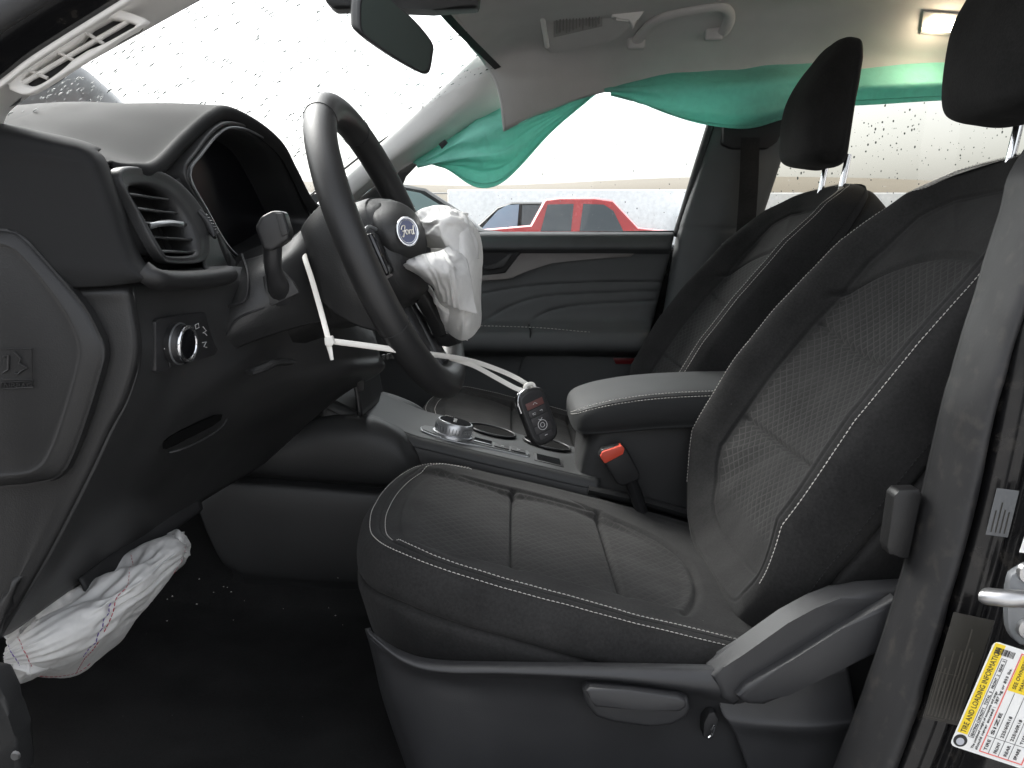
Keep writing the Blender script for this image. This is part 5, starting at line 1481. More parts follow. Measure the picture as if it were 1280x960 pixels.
for cx in (-.035, .062):
    P = np.array([ct(cx + .041 * math.cos(q), 1.588 + .037 * math.sin(q), .0075) for q in cup])
    o = prism("cup_holder", P, (0, 0, .0012), M_VOID, cs, 0)  # flat disc without depth; the well's shade is put into its black
    tube("cup_rim", P + [0, 0, .002], .0022, M_SMOOTH, o, closed=True, n=8)
    sheet("cup_wall", np.array([P + [0, 0, .012 * 0 + .0016], P * [1, 1, 1] + [0, .0, .0145 * 0 + .0018]]), M_DARK, o, cv=True)
# shiny surround with the gear dial and buttons
surr = []
for x, w in ((-.150, .004), (-.146, .020), (-.128, .031), (-.105, .034), (-.08, .032), (-.05, .026), (.01, .022), (.026, .021), (.029, .004)):
    surr.append((x, w))
yc = 1.478
P = [ct(x, yc - w, .004) for x, w in surr] + [ct(x, yc + w, .004) for x, w in surr[::-1]]
so_ = prism("selector_surround", P, (0, 0, .004), M_SATIN, cs, .0012)
P = [ct(x * .985, yc - w * .82, .0086) for x, w in surr] + [ct(x * .985, yc + w * .82, .0086) for x, w in surr[::-1]]
prism("selector_plate", P, (0, 0, .0008), plastic("selector_plate_grey", (.10, .105, .105), .4, bump=0), so_)
dc = ct(-.098, yc, .009); dn = np.array([.24, 0, .97]); dn /= np.linalg.norm(dn)
gd = tube("gear_dial", np.array([dc, dc + dn * .004, dc + dn * .005, dc + dn * .020, dc + dn * .024]), [.034, .0335, .0300, .0310, .0285], M_DIAL, cs, n=40, ref=(0, 1, 0))
tube("dial_cap", np.array([dc + dn * .0238, dc + dn * .0250]), [.0265, .0255], M_GLOSSBLK, gd, n=36, ref=(0, 1, 0))
d1 = np.cross([0, 1., 0], dn); d1 /= np.linalg.norm(d1)
for i, ch in enumerate("PRND"):
    text("dial_letter", ch, dc + dn * .0254 + np.array([0, 1, 0]) * (-.013 + .0075 * i) + d1 * .002, (0, 1, 0), -d1, .008, M_ICON, gd, extrude=.0001)
for k in range(36):
    q = k * 2 * math.pi / 36
    e = d1 * math.cos(q) + np.array([0, 1, 0]) * math.sin(q)
    if e[1] < .5: tube("dial_ridge", np.array([dc + dn * .008 + e * .0306, dc + dn * .017 + e * .0313]), .0006, M_SATIN, gd, n=4)
def key(x0, x1, w, mat, h=.010, name="console_button"):
    P = [ct(x0, yc - w, h), ct(x1, yc - w, h), ct(x1, yc + w, h), ct(x0, yc + w, h)]
    return prism(name, P, (0, 0, .002), mat, cs, .0008)
key(-.062, -.033, .014, M_GLOSSBLK)
key(-.029, -.005, .015, M_PLB); key(-.002, .022, .015, M_PLB)
for x0 in (-.018, .008):
    tube("button_symbol", np.array([ct(x0, yc - .004, .0125), ct(x0 + .005, yc - .004, .0125)]), .0005, M_ICON, cs, n=4)
# tray switch near the armrest
P = [ct(.036, 1.450, .004), ct(.084, 1.450, .004), ct(.084, 1.502, .004), ct(.036, 1.502, .004)]
tr = prism("switch_tray", P, (0, 0, .003), M_PLB, cs, .001)
P = [ct(.041, 1.456, .0072), ct(.079, 1.456, .0072), ct(.079, 1.496, .0072), ct(.041, 1.496, .0072)]
prism("tray_well", P, (0, 0, .0008), M_GLOSSBLK, tr)
# bin under the armrest
rows = []
for y, dz in ((1.64, 0), (1.64, 0.0), (1.53, 0), (1.43, 0), (1.414, 0), (1.410, 0)):
    pass
B_ = [[(716, 590, 1.64), (718, 560, 1.64), (722, 520, 1.64)], [(716, 594, 1.50), (720, 566, 1.50), (734, 522, 1.50)], [(722, 600, 1.448), (727, 566, 1.452), (740, 524, 1.46)], [(732, 606, 1.436), (738, 566, 1.438), (748, 524, 1.446)], [(760, 616, 1.432), (768, 566, 1.434), (775, 522, 1.438)], [(850, 642, 1.432), (860, 566, 1.434), (868, 522, 1.438)], [(980, 680, 1.434), (980, 566, 1.436), (980, 522, 1.438)]]
ppatch("storage_bin", B_, 50, 24, M_PLB, cs, thick=.004)
rbox("bin_core", (.32, 1.54, .80), (.38, .17, .215), M_DARK, cs, .01)
tube("bin_sill", cr(np.array(WL([(735, 612, 1.42), (800, 626, 1.42), (850, 640, 1.42), (900, 655, 1.42)])), 16), .008, M_PLB, cs, n=8, r2=.012)
# armrest: padded lid
def aring(x, k, zt, zb, yn, yf):
    yc_, hw = (yn + yf) / 2, (yf - yn) / 2 * k
    return [np.array([x, yc_ + hw * a, zb + (zt - zb) * b]) for a, b in ((-1, .12), (-1.02, .5), (-.98, .85), (-.86, .99), (-.5, 1.04), (0, 1.05), (.5, 1.04), (.86, .99), (.98, .85), (1.02, .5), (1, .12), (.9, 0), (0, -.02), (-.9, 0))]
xs_ = [(.094, .05, .918, .912), (.096, .55, .925, .904), (.104, .86, .934, .899), (.122, .97, .943, .898), (.16, 1.0, .953, .901), (.22, 1.0, .962, .906), (.30, 1.0, .967, .910), (.40, 1.0, .969, .912), (.50, 1.0, .969, .912), (.51, .05, .94, .92)]
G = cr(np.array([aring(x, k, zt, zb, 1.408, 1.648) for x, k, zt, zb in xs_]), 70)
G = np.array([cr(g, 60, True) for g in G])
ar = sheet("armrest", G, M_VINYL, cs, cv=True)
na = normals(G, False, True)
sgn = 1 if na[40, 12, 2] > 0 else -1
for q, mt in ((9, M_THREAD), (12, M_THREAD)):
    stitches("stitching", G[8:, q], na[8:, q] * sgn, mt, ar, .0052, .0040, .0006)
tube("armrest_seam", G[6:, 10] , .0009, M_DARK, ar, n=5)
pprism("lid_latch", [(722, 522), (736, 522), (734, 540), (726, 540)], 1.50, .05, M_DARK, cs, bevel=.003)

# ================================================================== mirror, visor, handle, lamps
rv = thing("rearview_mirror", W(490, 40, 1.45), "black interior rearview mirror hanging from the windshield", "mirror")
hs = np.array(WL([(452, -12, 1.435), (448, 28, 1.43), (455, 44, 1.43), (490, 70, 1.44), (526, 91, 1.458), (533, 92, 1.465), (537, 87, 1.47), (540, 70, 1.475), (540, 54, 1.475), (520, 28, 1.47), (496, 6, 1.455), (476, -12, 1.445)]))
hs = even(cr(hs, 160, True), 60, True)
hc = hs.mean(0); ax = np.array([.80, -.45, -.30]); ax /= np.linalg.norm(ax)
rows = [hc + (hs - hc) * .05 - ax * .035, hc + (hs - hc) * .7 - ax * .032, hc + (hs - hc) * .95 - ax * .018, hs - ax * .004, hs, hc + (hs - hc) * .985 + ax * .002, hc + (hs - hc) * .93 + ax * .001]
sheet("housing", np.array([cr(np.array(rows)[:, i], 30) for i in range(60)]).swapaxes(0, 1), M_SMOOTH, rv, cv=True)
prism("mirror_glass", [p for p in (hc + (hs - hc) * .935 + ax * .0005)], ax * .001, simple("mirror_glass", (.055, .068, .062), .12), rv)  # grey-green base colour paints in the dim cabin reflection
tube("mirror_stem", np.array([hc - ax * .03, hc - ax * .05 + [-.02, .04, .04], hc + [-.05, .08, .10]]), .009, M_SMOOTH, rv, n=10)
pprism("sensor_housing", [(404, -40), (406, 2), (416, 11), (470, 9), (540, 12), (598, 9), (604, -40)], 1.46, .04, M_PLA, rv, bevel=.006)

sv = thing("sun_visor", on_headliner(730, 30) , "folded grey sun visor with faded warning label by far window", "sun visor")
def hp(u, v, lift): p = on_headliner(u, v); d = ray(u, v); return p - d / np.linalg.norm(d) * lift
YV = 2.03
def vz(u, v, l=0): return W(u, v, 1.985 + (v - 20) * .0022 - l)
P = np.array([vz(u, v) for u, v in ((672, -20), (676, 20), (680, 50), (684, 64), (694, 66), (740, 58), (772, 48), (786, 34), (792, 14), (794, -20))])
prism("visor_panel", even(cr(P, 100, True), 50, True), (0, .012, .006), M_HEAD, sv, .005, 3)
P = [vz(u, v, .004) for u, v in ((692, 23), (752, 6), (753, 33), (692, 47))]
wlb = prism("warning_label", P, (0, .002, .001), simple("visor_label", (.36, .35, .335), .8), sv)
M_LBT = simple("visor_label_print", (.27, .26, .25), .8)
for k in range(14):
    f = (k + .5) / 14
    a = vz(694 + 57 * f, 24 - 15.5 * f + random.uniform(0, 3), .0065); b = vz(694 + 57 * f, 45 - 13 * f - random.uniform(0, 5), .0065)
    tube("label_print", np.array([a, b]), .0018 * random.uniform(.4, 1), M_LBT, wlb, n=4)
tube("visor_pivot", np.array([vz(676, 10, .006), vz(684, 58, .006)]), .0055, M_PILLAR, sv, n=10)
pprism("visor_clip", [(765, -10), (765, 22), (772, 20), (788, 22), (792, 36), (798, 20), (812, 6), (814, -10)], 1.97, .02, M_PILLAR, sv, bevel=.004)

gh = thing("grab_handle", on_headliner(850, 30), "taupe moulded grab handle on headliner above passenger window", "grab handle")
pts = [(790, 54), (797, 50), (806, 38), (816, 28), (836, 20), (866, 13), (892, 9), (905, 10), (911, 18), (909, 30), (902, 41), (888, 43)]
P = np.array([hp(u, v, .016) for u, v in pts]); P[0] = hp(790, 57, -.004); P[-1] = hp(884, 43, -.004); P[1] = hp(797, 51, .010); P[-2] = hp(902, 41, .012)
tube("grip", cr(P, 60), .0085, M_HEAD, gh, n=14, ref=(0, -.3, -1), r2=.013)
for u, v in ((796, 52), (893, 41)):
    c = hp(u, v, .004); rbox("mount", c, (.04, .02, .035), M_HEAD, gh, .006)

M_LAMP = simple("lamp_lens_lit", (1, .95, .85), .4, emit=(1.0, .86, .62), estr=14)
dl = thing("dome_light", on_headliner(1172, 27), "lit warm dome lamp in the headliner", "dome lamp")
def lampq(pts, lift): return [hp(u, v, lift) for u, v in pts]
prism("lens", lampq([(1154, 35), (1160, 19), (1194, 21), (1185, 38)], .006), np.array([0, -.002, -.004]), M_LAMP, dl, .001)
prism("bezel", lampq([(1147, 40), (1156, 14), (1201, 16), (1191, 44)], .001), np.array([0, -.001, -.003]), M_HEAD, dl, .001)
ld = bpy.data.lights.new("lamp_glow", 'POINT'); ld.energy = .2; ld.color = (1, .8, .55); ld.shadow_soft_size = .015
lo = bpy.data.objects.new("lamp_glow", ld); COL.objects.link(lo); lo.parent = dl
lo.location = Vector(hp(1171, 34, .028)) - Vector(dl.location)
ml = thing("map_lamp", on_headliner(680, 0), "lit map lamp at top centre of the headliner", "lamp")
prism("lens", [W(u, v, 1.90) for u, v in ((660, -18), (664, 1), (674, 5), (688, 4), (694, -2), (690, -18))], (0, .01, 0), simple("map_lamp_lens", (1, .97, .9), .4, emit=(1, .93, .75), estr=3), ml, .002)
prism("bezel", [W(u, v, 1.905) for u, v in ((640, -30), (648, 2), (668, 8), (700, 6), (730, -2), (760, -6), (760, -30))], (0, .012, 0), M_PILLAR, ml, .003)
# ================================================================== deployed airbags
def ridge(G, sc, seed, aniso=(1, 1, 1)):
    return 1 - np.abs(fbm(np.asarray(G) * np.array(aniso), sc, 2, seed)) * 2.0

def join_sheets(name, grids, mat, parent=None, thick=.0012):
    V = []; Q = []; o = 0
    for G_ in grids:
        nu, nv = G_.shape[:2]; n = nu * nv
        N = normals(G_)
        A, B = G_.reshape(-1, 3), (G_ - N * thick).reshape(-1, 3)
        q = quads(nu, nv); idx = np.arange(n).reshape(nu, nv)
        per = np.concatenate([idx[0, :-1], idx[:-1, -1], idx[-1, :0:-1], idx[:0:-1, 0]])
        rim = np.stack([per, np.roll(per, -1), np.roll(per, -1) + n, per + n], 1)
        V += [A, B]; Q += [q + o, q[:, ::-1] + n + o, rim + o]; o += 2 * n
    me = mesh_np(name, np.concatenate(V), np.concatenate(Q), parent)
    return link_mesh(name, me, mat, parent)

def buckle(G0, ex=(.25, .25), iters=160, tether=.02, bend=.05, seed=1, pin=(1, 0, 0, 0), amp=.004, sc=18.0):
    """slack cloth: springs longer than the surface they start on, so it folds by itself"""
    G0 = np.asarray(G0, float); N = normals(G0)
    P = G0 + N * (amp * fbm(G0, sc, 2, seed))[..., None]
    nu, nv = G0.shape[:2]
    Lu = np.linalg.norm(np.diff(G0, axis=0), axis=2) * (1 + ex[0]); Lv = np.linalg.norm(np.diff(G0, axis=1), axis=2) * (1 + ex[1])
    D1 = np.linalg.norm(G0[1:, 1:] - G0[:-1, :-1], axis=2) * (1 + (ex[0] + ex[1]) / 2); D2 = np.linalg.norm(G0[1:, :-1] - G0[:-1, 1:], axis=2) * (1 + (ex[0] + ex[1]) / 2)
    mask = np.ones((nu, nv))
    if pin[0]: mask[0] = 0
    if pin[1]: mask[-1] = 0
    if pin[2]: mask[:, 0] = 0
    if pin[3]: mask[:, -1] = 0
    mask = mask[..., None]
    def solve(A, B, L, k):
        d = B - A; l = np.linalg.norm(d, axis=2, keepdims=True)
        return d * (k * .5 * (1 - L[..., None] / np.maximum(l, 1e-6)))
    for it in range(iters):
        C = np.zeros_like(P)
        c = solve(P[:-1], P[1:], Lu, .5); C[:-1] += c; C[1:] -= c
        c = solve(P[:, :-1], P[:, 1:], Lv, .5); C[:, :-1] += c; C[:, 1:] -= c
        c = solve(P[:-1, :-1], P[1:, 1:], D1, .2); C[:-1, :-1] += c; C[1:, 1:] -= c
        c = solve(P[1:, :-1], P[:-1, 1:], D2, .2); C[1:, :-1] += c; C[:-1, 1:] -= c
        S = P.copy()
        S[1:-1] = .5 * S[1:-1] + .25 * (P[2:] + P[:-2]); S[:, 1:-1] = .5 * S[:, 1:-1] + .25 * (S[:, 2:] + S[:, :-2])
        P = P + mask * (C + bend * (S - P))
        d = P - G0; l = np.linalg.norm(d, axis=2, keepdims=True)
        P = G0 + d * np.minimum(1, tether / np.maximum(l, 1e-9)) ** .6
    return P

def crumple(rows, nu, nv, ex, tether, seed, bend=.06, pin=(1, 0, 0, 0), amp=.004, sc=18.0, shape=None, fine=.0004):
    A = np.array([WL(r) for r in rows])
    G_ = cr(np.swapaxes(cr(np.swapaxes(A, 0, 1), nv), 0, 1), nu)
    N = normals(G_)
    if N[..., 1].mean() > 0: N = -N
    if shape is not None:
        s = np.linspace(0, 1, nu)[:, None]; t = np.linspace(0, 1, nv)[None, :]
        G_ = G_ + N * shape(s, t)[..., None]
    cu_, cv_ = max(10, nu // 4), max(10, nv // 4)
    Gc = cr(np.swapaxes(cr(np.swapaxes(G_, 0, 1), cv_), 0, 1), cu_)
    P = buckle(Gc, ex, 140, tether, bend, seed, pin, amp, sc)
    P = cr(np.swapaxes(cr(np.swapaxes(P, 0, 1), nv), 0, 1), nu)
    P = P + N * (fine * (ridge(P, 60, seed + 3) - .5))[..., None]
    return P, N

ab = thing("driver_airbag", W(560, 310, 1.18), "crumpled white driver airbag hanging from the steering wheel hub", "airbag")
def fan(s, t): return .006 * np.abs(np.sin(t * 9 + s * 3.0)) * smooth01(s * 2 + .2)
g1, _ = crumple([[(492, 331, 1.10), (512, 322, 1.085), (534, 316, 1.09), (552, 310, 1.11), (572, 306, 1.14)],
                 [(496, 334, 1.09), (518, 330, 1.06), (540, 326, 1.06), (560, 322, 1.08), (580, 322, 1.12)],
                 [(508, 340, 1.09), (528, 342, 1.06), (548, 342, 1.06), (566, 342, 1.07), (586, 345, 1.11)],
                 [(520, 346, 1.11), (536, 354, 1.08), (552, 360, 1.08), (570, 366, 1.09), (588, 368, 1.12)],
                 [(530, 352, 1.14), (542, 364, 1.12), (555, 376, 1.11), (572, 384, 1.11), (590, 388, 1.13)]], 70, 90, (.05, .26), .018, 3.0, .09, amp=.006, sc=16)
g2, _ = crumple([[(536, 276, 1.20), (556, 262, 1.17), (574, 262, 1.16), (590, 276, 1.17), (597, 292, 1.22)],
                 [(540, 300, 1.19), (560, 292, 1.15), (578, 290, 1.14), (594, 298, 1.16), (601, 306, 1.22)],
                 [(544, 330, 1.18), (562, 326, 1.14), (580, 326, 1.125), (596, 328, 1.15), (602, 332, 1.22)],
                 [(548, 362, 1.18), (562, 364, 1.14), (580, 366, 1.125), (595, 366, 1.15), (601, 366, 1.22)],
                 [(550, 390, 1.18), (562, 400, 1.15), (578, 406, 1.14), (592, 404, 1.16), (599, 398, 1.22)],
                 [(552, 402, 1.20), (562, 414, 1.18), (576, 424, 1.17), (590, 422, 1.18), (597, 410, 1.22)]], 110, 70, (.02, .22), .020, 11.0, .10, amp=.006, sc=12)
g3, _ = crumple([[(514, 270, 1.20), (530, 262, 1.18), (546, 257, 1.17), (562, 257, 1.17), (580, 268, 1.19)],
                 [(516, 280, 1.18), (532, 276, 1.15), (548, 272, 1.13), (566, 272, 1.13), (586, 282, 1.16)],
                 [(522, 294, 1.18), (536, 292, 1.14), (552, 290, 1.12), (570, 292, 1.13), (592, 300, 1.16)],
                 [(534, 306, 1.19), (544, 306, 1.16), (556, 308, 1.13), (574, 312, 1.13), (595, 318, 1.16)]], 60, 70, (.16, .18), .018, 21.0, .08, amp=.006, sc=18)
g4, _ = crumple([[(530, 350, 1.17), (545, 372, 1.15), (556, 384, 1.15), (580, 390, 1.16)], [(533, 372, 1.18), (545, 388, 1.17), (556, 398, 1.16), (580, 404, 1.17)], [(538, 392, 1.20), (546, 402, 1.19), (556, 410, 1.18), (578, 420, 1.18)]], 40, 40, (.2, .2), .012, 31.0)
join_sheets("cloth", [g1, g2, g3, g4], M_WHITE, ab)
# tear flaps of the hub cover
prism("torn_flap", WL([(498, 338, 1.14), (516, 346, 1.14), (534, 372, 1.15), (548, 404, 1.16), (552, 420, 1.17), (543, 424, 1.17), (528, 392, 1.16), (510, 360, 1.15)]), (.006, .012, 0), M_PLA, ab, .002)
prism("torn_flap", WL([(538, 420, 1.18), (552, 414, 1.18), (566, 420, 1.19), (572, 430, 1.20), (560, 434, 1.20), (546, 432, 1.19)]), (.006, .02, 0), M_DARK, ab, .002)

kb = thing("knee_airbag", W(120, 760, 1.0), "crumpled white knee airbag hanging below the dashboard above the carpet", "airbag")
def kp(s, t): return .007 * np.abs(np.sin(s * 7 + t * 5 + .8 * np.sin(t * 9))) + .004 * np.abs(np.sin(t * 21 + s * 4))
rowsk = [[(14, 800, .93), (50, 770, .96), (96, 742, 1.0), (140, 712, 1.04), (180, 688, 1.09), (206, 670, 1.12), (222, 662, 1.15)],
         [(12, 806, .89), (50, 780, .90), (98, 752, .94), (146, 722, .98), (188, 694, 1.03), (214, 676, 1.07), (230, 668, 1.12)],
         [(8, 818, .87), (52, 798, .875), (104, 770, .91), (156, 738, .95), (198, 706, 1.01), (222, 688, 1.05), (236, 678, 1.11)],
         [(8, 830, .87), (54, 818, .875), (108, 792, .91), (160, 756, .96), (200, 720, 1.02), (222, 700, 1.06), (236, 688, 1.12)],
         [(9, 840, .88), (54, 838, .89), (106, 818, .93), (156, 782, .98), (192, 742, 1.04), (214, 716, 1.08), (232, 698, 1.13)],
         [(14, 844, .91), (56, 847, .93), (104, 834, .98), (150, 800, 1.02), (184, 756, 1.08), (206, 726, 1.12), (226, 704, 1.16)]]
gk, Nk = crumple(rowsk, 110, 180, (.24, .08), .034, 41.0, .10, amp=.012, sc=9)
gk2, _ = crumple([[(8, 796, .90), (24, 784, .91), (44, 770, .93)], [(14, 812, .88), (30, 804, .885), (46, 796, .90)], [(20, 836, .87), (38, 840, .87), (56, 836, .89)], [(12, 846, .89), (30, 850, .89), (52, 846, .91)]], 50, 40, (.3, .3), .016, 51.0, amp=.006, sc=26)
gk3, _ = crumple([[(206, 668, 1.10), (220, 660, 1.10), (230, 668, 1.12)], [(212, 678, 1.08), (226, 672, 1.08), (236, 680, 1.11)], [(210, 690, 1.09), (226, 692, 1.09), (234, 694, 1.12)]], 30, 30, (.3, .3), .010, 61.0, amp=.005, sc=34)
join_sheets("cloth", [gk, gk2, gk3], M_WHITE, kb)
M_SEAMR = simple("seam_thread_red", (.45, .08, .10), .7); M_SEAMB = simple("seam_thread_violet", (.16, .10, .34), .7)
sg = np.sign(-Nk[..., 1].mean()) or 1
def seamline(f0, f1, s0, s1, mat, name="seam_thread"):
    k = 60; P = []
    for q in np.linspace(0, 1, k):
        i = int((s0 + (s1 - s0) * q) * 109); j = int((f0 + (f1 - f0) * q) * 179)
        P.append(gk[i, j] + np.array([.0005, -.0018, .0006]))
    P = cr(np.array(P)[::4], 60)
    N_ = np.tile([.2, -1, .2], (60, 1))
    stitches(name, P, N_, mat, kb, .006, .0048, .0007)
seamline(.30, .62, .98, .06, M_SEAMR); seamline(.33, .46, .80, .45, M_SEAMB)
seamline(.02, .10, .2, .92, M_SEAMB); seamline(.06, .15, .1, .9, M_SEAMR); seamline(.78, .97, .7, .45, M_SEAMR); seamline(.12, .40, .97, .97, M_SEAMR)

# green side curtains
def curtain(label, rows, nu, nv, ex, tether, seed, shape):
    c = W(*rows[0][len(rows[0]) // 2])
    t = thing("curtain_airbag", c, label, "curtain airbag", "deployed curtain airbags")
    g, N = crumple(rows, nu, nv, ex, tether, seed, .10, amp=.008, sc=7, shape=shape, fine=.0003)
    join_sheets("cloth", [g], M_TEAL, t, .0014)
    k = nu - 6
    tube("hem", cr(g[k, ::4] + [0, -.0015, 0], 60), .0012, M_TEAL, t, n=5)
    return t, g
curtain("green curtain airbag bunched below the far windshield pillar", [
    [(514, 200, 2.215), (540, 182, 2.21), (572, 160, 2.21), (606, 140, 2.20), (634, 128, 2.19), (668, 128, 2.20), (704, 118, 2.20), (742, 106, 2.20)],
    [(520, 202, 2.195), (546, 192, 2.17), (576, 176, 2.15), (606, 164, 2.14), (634, 158, 2.15), (668, 146, 2.16), (704, 132, 2.18), (742, 112, 2.20)],
    [(528, 205, 2.19), (552, 202, 2.165), (580, 194, 2.15), (608, 190, 2.145), (634, 184, 2.15), (664, 164, 2.165), (700, 142, 2.18), (742, 116, 2.20)],
    [(534, 206, 2.195), (556, 210, 2.175), (582, 212, 2.165), (608, 212, 2.16), (634, 204, 2.165), (662, 180, 2.18), (698, 150, 2.19), (741, 118, 2.20)],
    [(538, 207, 2.20), (560, 214, 2.19), (582, 226, 2.185), (604, 231, 2.18), (628, 224, 2.18), (658, 196, 2.19), (694, 158, 2.20), (739, 121, 2.205)]],
    80, 140, (.16, .07), .026, 71.0, lambda s, t: .012 * np.exp(-((s - .55 - .25 * (t - .4)) / .10) ** 2) * smooth01(1.6 - t * 1.6) - .012 * np.exp(-((s - .76 - .1 * t) / .05) ** 2))
curtain("green curtain airbag draped above the front passenger window", [
    [(752, 108, 2.205), (800, 98, 2.20), (850, 90, 2.195), (900, 84, 2.19), (950, 78, 2.19), (1000, 75, 2.19), (1060, 73, 2.19)],
    [(758, 112, 2.195), (802, 108, 2.17), (850, 104, 2.155), (900, 106, 2.15), (950, 106, 2.15), (1000, 104, 2.155), (1060, 104, 2.17)],
    [(764, 114, 2.195), (806, 120, 2.165), (852, 122, 2.15), (900, 126, 2.145), (948, 124, 2.145), (996, 118, 2.15), (1058, 114, 2.17)],
    [(768, 116, 2.20), (812, 130, 2.175), (856, 140, 2.16), (902, 144, 2.155), (946, 144, 2.155), (990, 134, 2.16), (1056, 122, 2.175)],
    [(771, 117, 2.205), (818, 137, 2.19), (862, 151, 2.18), (904, 156, 2.175), (942, 157, 2.175), (982, 146, 2.18), (1054, 128, 2.19)]],
    70, 140, (.10, .04), .02, 81.0, lambda s, t: .010 * np.exp(-((s - .72) / .07) ** 2) + .008 * np.exp(-((s - .30 - .1 * np.sin(t * 6)) / .10) ** 2))
curtain("green curtain airbag strip above the rear side window", [
    [(1030, 78, 2.20), (1100, 76, 2.195), (1160, 75, 2.19), (1230, 75, 2.19), (1300, 77, 2.19)],
    [(1040, 104, 2.185), (1100, 102, 2.165), (1160, 99, 2.16), (1230, 98, 2.16), (1300, 98, 2.17)],
    [(1040, 116, 2.18), (1100, 112, 2.16), (1160, 110, 2.155), (1230, 108, 2.155), (1300, 108, 2.17)],
    [(1040, 130, 2.19), (1100, 127, 2.18), (1160, 123, 2.175), (1230, 120, 2.175), (1300, 118, 2.18)]], 40, 90, (.08, .03), .012, 91.0, lambda s, t: .006 * np.exp(-((s - .5) / .15) ** 2))
prism("curtain_bracket", WL([(548, 180, 2.13), (556, 174, 2.13), (560, 178, 2.13), (552, 186, 2.13)]), (0, .01, 0), M_DARK, apf, .001)

# ================================================================== zip tie and key fob
zt = thing("zip_tie", W(411, 428, .985), "long white nylon zip tie around the steering wheel holding a key", "zip tie")
A = cr(np.array(WL([(378, 304, 1.08), (381, 322, 1.05), (390, 350, 1.03), (402, 392, 1.01), (411, 426, .985)])), 40)
tube("strap", A, .0030, M_TIE, zt, n=8, ref=(.9, 0, -.3), r2=.0009)
B = cr(np.array(WL([(410, 426, .985), (450, 431, .99), (500, 438, 1.0), (530, 442, 1.03), (562, 446, 1.10), (596, 453, 1.17), (632, 466, 1.21), (655, 478, 1.22), (667, 488, 1.215), (670, 496, 1.205)])), 80)
tube("strap", B, .0032, M_TIE, zt, n=8, ref=(0, 0, 1), r2=.0010)
C_ = cr(np.array(WL([(562, 447, 1.11), (592, 457, 1.16), (620, 472, 1.19), (642, 484, 1.20), (653, 488, 1.205), (662, 488, 1.21)])), 50)
tube("strap", C_, .0032, M_TIE, zt, n=8, ref=(0, 0, 1), r2=.0010)
hdk = np.array(WL([(405, 421), (416, 420), (418, 430), (414, 434), (406, 432)]) if False else [W(u, v, .978) for u, v in ((405, 422), (415, 420), (418, 429), (414, 433), (406, 432))])
prism("locking_head", hdk, (0, .008, 0), M_TIE, zt, .0014)
tube("tail", cr(np.array(WL([(411, 431, .982), (413, 440, .98), (415, 450, .98)])), 10), np.linspace(.003, .0018, 10), M_TIE, zt, n=8, ref=(1, 0, 0), r2=.0009)

kf = thing("key_fob", W(672, 522, 1.2), "black car key fob with chrome edge hanging on a zip tie", "key")
cF = W(670.5, 520, 1.205)
upF = W(659, 486, 1.205) - W(683, 552, 1.205); LF = np.linalg.norm(upF); upF /= LF
nF = np.array([.52, -.84, -.12]); nF -= upF * nF.dot(upF); nF /= np.linalg.norm(nF); rF = np.cross(upF, nF)
if rF[0] < 0: rF = -rF
def fo(a, b, n=0): return cF + rF * a + upF * b + nF * n
ov = np.array([(-.0195, -.026), (-.013, -.0355), (0, -.038), (.013, -.0355), (.0195, -.026), (.0205, 0), (.0195, .026), (.015, .034), (0, .037), (-.015, .034), (-.0195, .026), (-.0205, 0)])
ov = even(cr(ov, 160, True), 56, True)
k0 = LF / .074
ov = ov * k0
body_ = [(-.0075, .02), (-.0075, .7), (-.0068, .92), (-.004, 1.0), (.004, 1.0), (.0068, .93), (.0075, .82), (.0075, .02)]
G = np.array([[fo(a * k, b * k, n) for a, b in ov] for n, k in body_])
sheet("case", np.array([cr(G[:, i], 26) for i in range(56)]).swapaxes(0, 1), M_SMOOTH, kf, cv=True)
tube("chrome_cap", cr(np.array([fo(-.0205 * k0, .012 * k0), fo(-.0200 * k0, .026 * k0), fo(-.0150 * k0, .0345 * k0), fo(-.006 * k0, .0368 * k0), fo(.003 * k0, .0372 * k0)]), 30), .0046, M_CHROME, kf, n=10, ref=tuple(nF), r2=.002)
tube("loop_bar", cr(np.array([fo(-.004 * k0, .034 * k0, 0), fo(.0, .042 * k0, 0), fo(.010 * k0, .041 * k0, 0), fo(.012 * k0, .033 * k0, 0)]), 16), .0026, M_TIE, kf, n=8)
def fkey(x0, y0, x1, y1, mat, name="fob_button"):
    return prism(name, [fo(x0 * k0, y0 * k0, .0076), fo(x1 * k0, y0 * k0, .0076), fo(x1 * k0, y1 * k0, .0076), fo(x0 * k0, y1 * k0, .0076)], nF * .0009, mat, kf, .0004)
M_KEY = plastic("fob_key", (.035, .033, .034), .45, bump=0)
fkey(-.013, .0125, .013, .0215, plastic("fob_key_red", (.12, .05, .045), .45, bump=0)); fkey(-.013, .002, .013, .0110, M_KEY); fkey(-.013, -.010, .013, .0005, M_KEY); fkey(-.013, -.021, .013, -.0115, M_KEY); fkey(-.010, -.030, .010, -.0225, M_KEY)
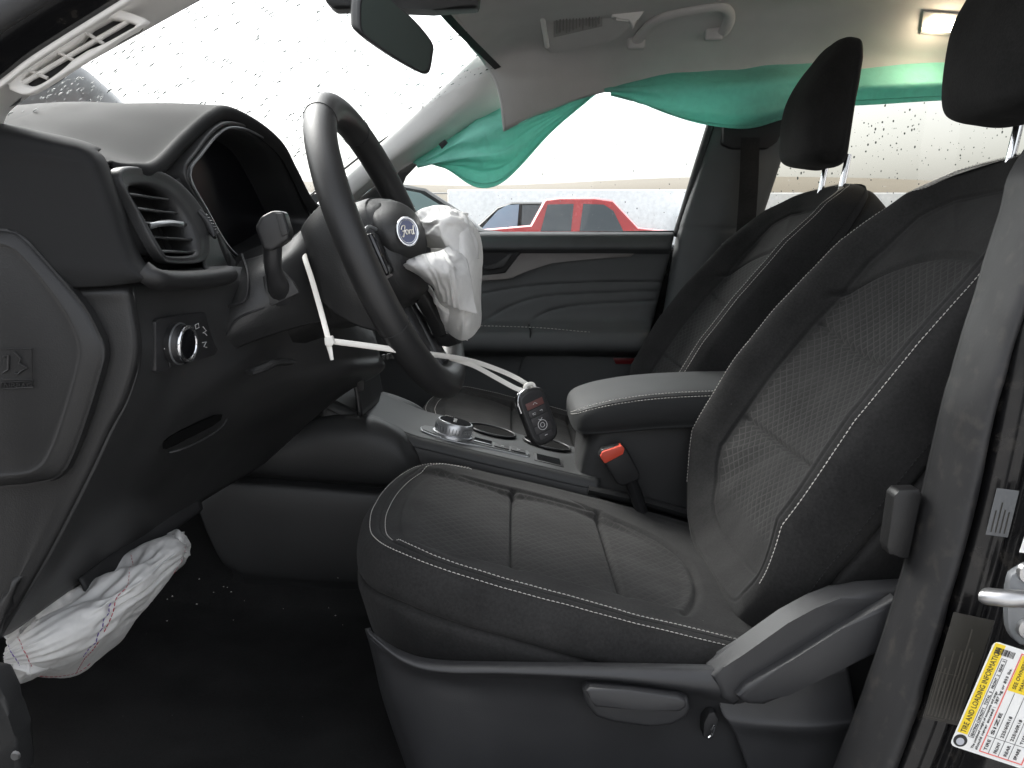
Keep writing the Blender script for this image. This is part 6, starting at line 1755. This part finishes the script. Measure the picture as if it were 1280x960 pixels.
thf = np.linspace(0, 2 * math.pi, 25)[:-1]
tube("fob_symbol", np.array([fo((.0065 * math.cos(q)) * k0, (-.012 + .0065 * math.sin(q)) * k0, .0088) for q in thf]), .00045, M_ICON, kf, closed=True, n=4)
tube("fob_symbol", np.array([fo((.003 * math.cos(q)) * k0, (-.012 + .003 * math.sin(q)) * k0, .0088) for q in thf]), .0004, M_ICON, kf, closed=True, n=4)
for pts in ([(-.003, .017), (0, .019), (.003, .016)], [(-.008, .0065), (-.004, .0065), (-.004, .0045), (-.008, .0045), (-.008, .0065)], [(.003, .0065), (.007, .0065), (.006, .0045)], [(-.003, -.003), (.0, -.005), (.003, -.003)], [(-.002, -.026), (.002, -.026)]):
    tube("fob_symbol", np.array([fo(a * k0, b * k0, .0088) for a, b in pts]), .0004, M_ICON, kf, n=4)

# ================================================================== litter on the carpet
rng = np.random.RandomState(5)
M_BIT = simple("litter", (.45, .43, .40), .9)
V = []; Fc = []
for i in range(110):
    u, v = rng.uniform(30, 520), rng.uniform(720, 960)
    d = ray(u, v); zf = .588
    for _ in range(6):
        p = d * ((zf - CZ) / d[2]) + np.array([0, 0, CZ])
        zf = np.interp(p[0], [-1.05, -.95, -.80, -.5, -.1, .5], [1.05, .84, .66, .59, .575, .575]) + .17 * math.exp(-((p[1] - 1.53) / .11) ** 2) + .003
    if not (.85 < p[1] < 1.37): continue
    r = rng.uniform(.0007, .0018) * (2.2 if rng.rand() < .08 else 1); o = len(V)
    for q in range(4): V.append(p + np.array([r * rng.uniform(.4, 1.3) * math.cos(q * 1.57), r * rng.uniform(.4, 1.3) * math.sin(q * 1.57), .003]))
    V.append(p + [0, 0, .003 + r * .7])
    Fc += [(o, o + 1, o + 4), (o + 1, o + 2, o + 4), (o + 2, o + 3, o + 4), (o + 3, o, o + 4), (o + 3, o + 2, o + 1, o)]
cr_ = link_mesh("crumbs", mesh_np("crumbs", np.array(V), Fc), M_BIT, None, smooth=False)
props(cr_, "tiny pale crumbs scattered over the black carpet", "crumbs", None, "stuff")
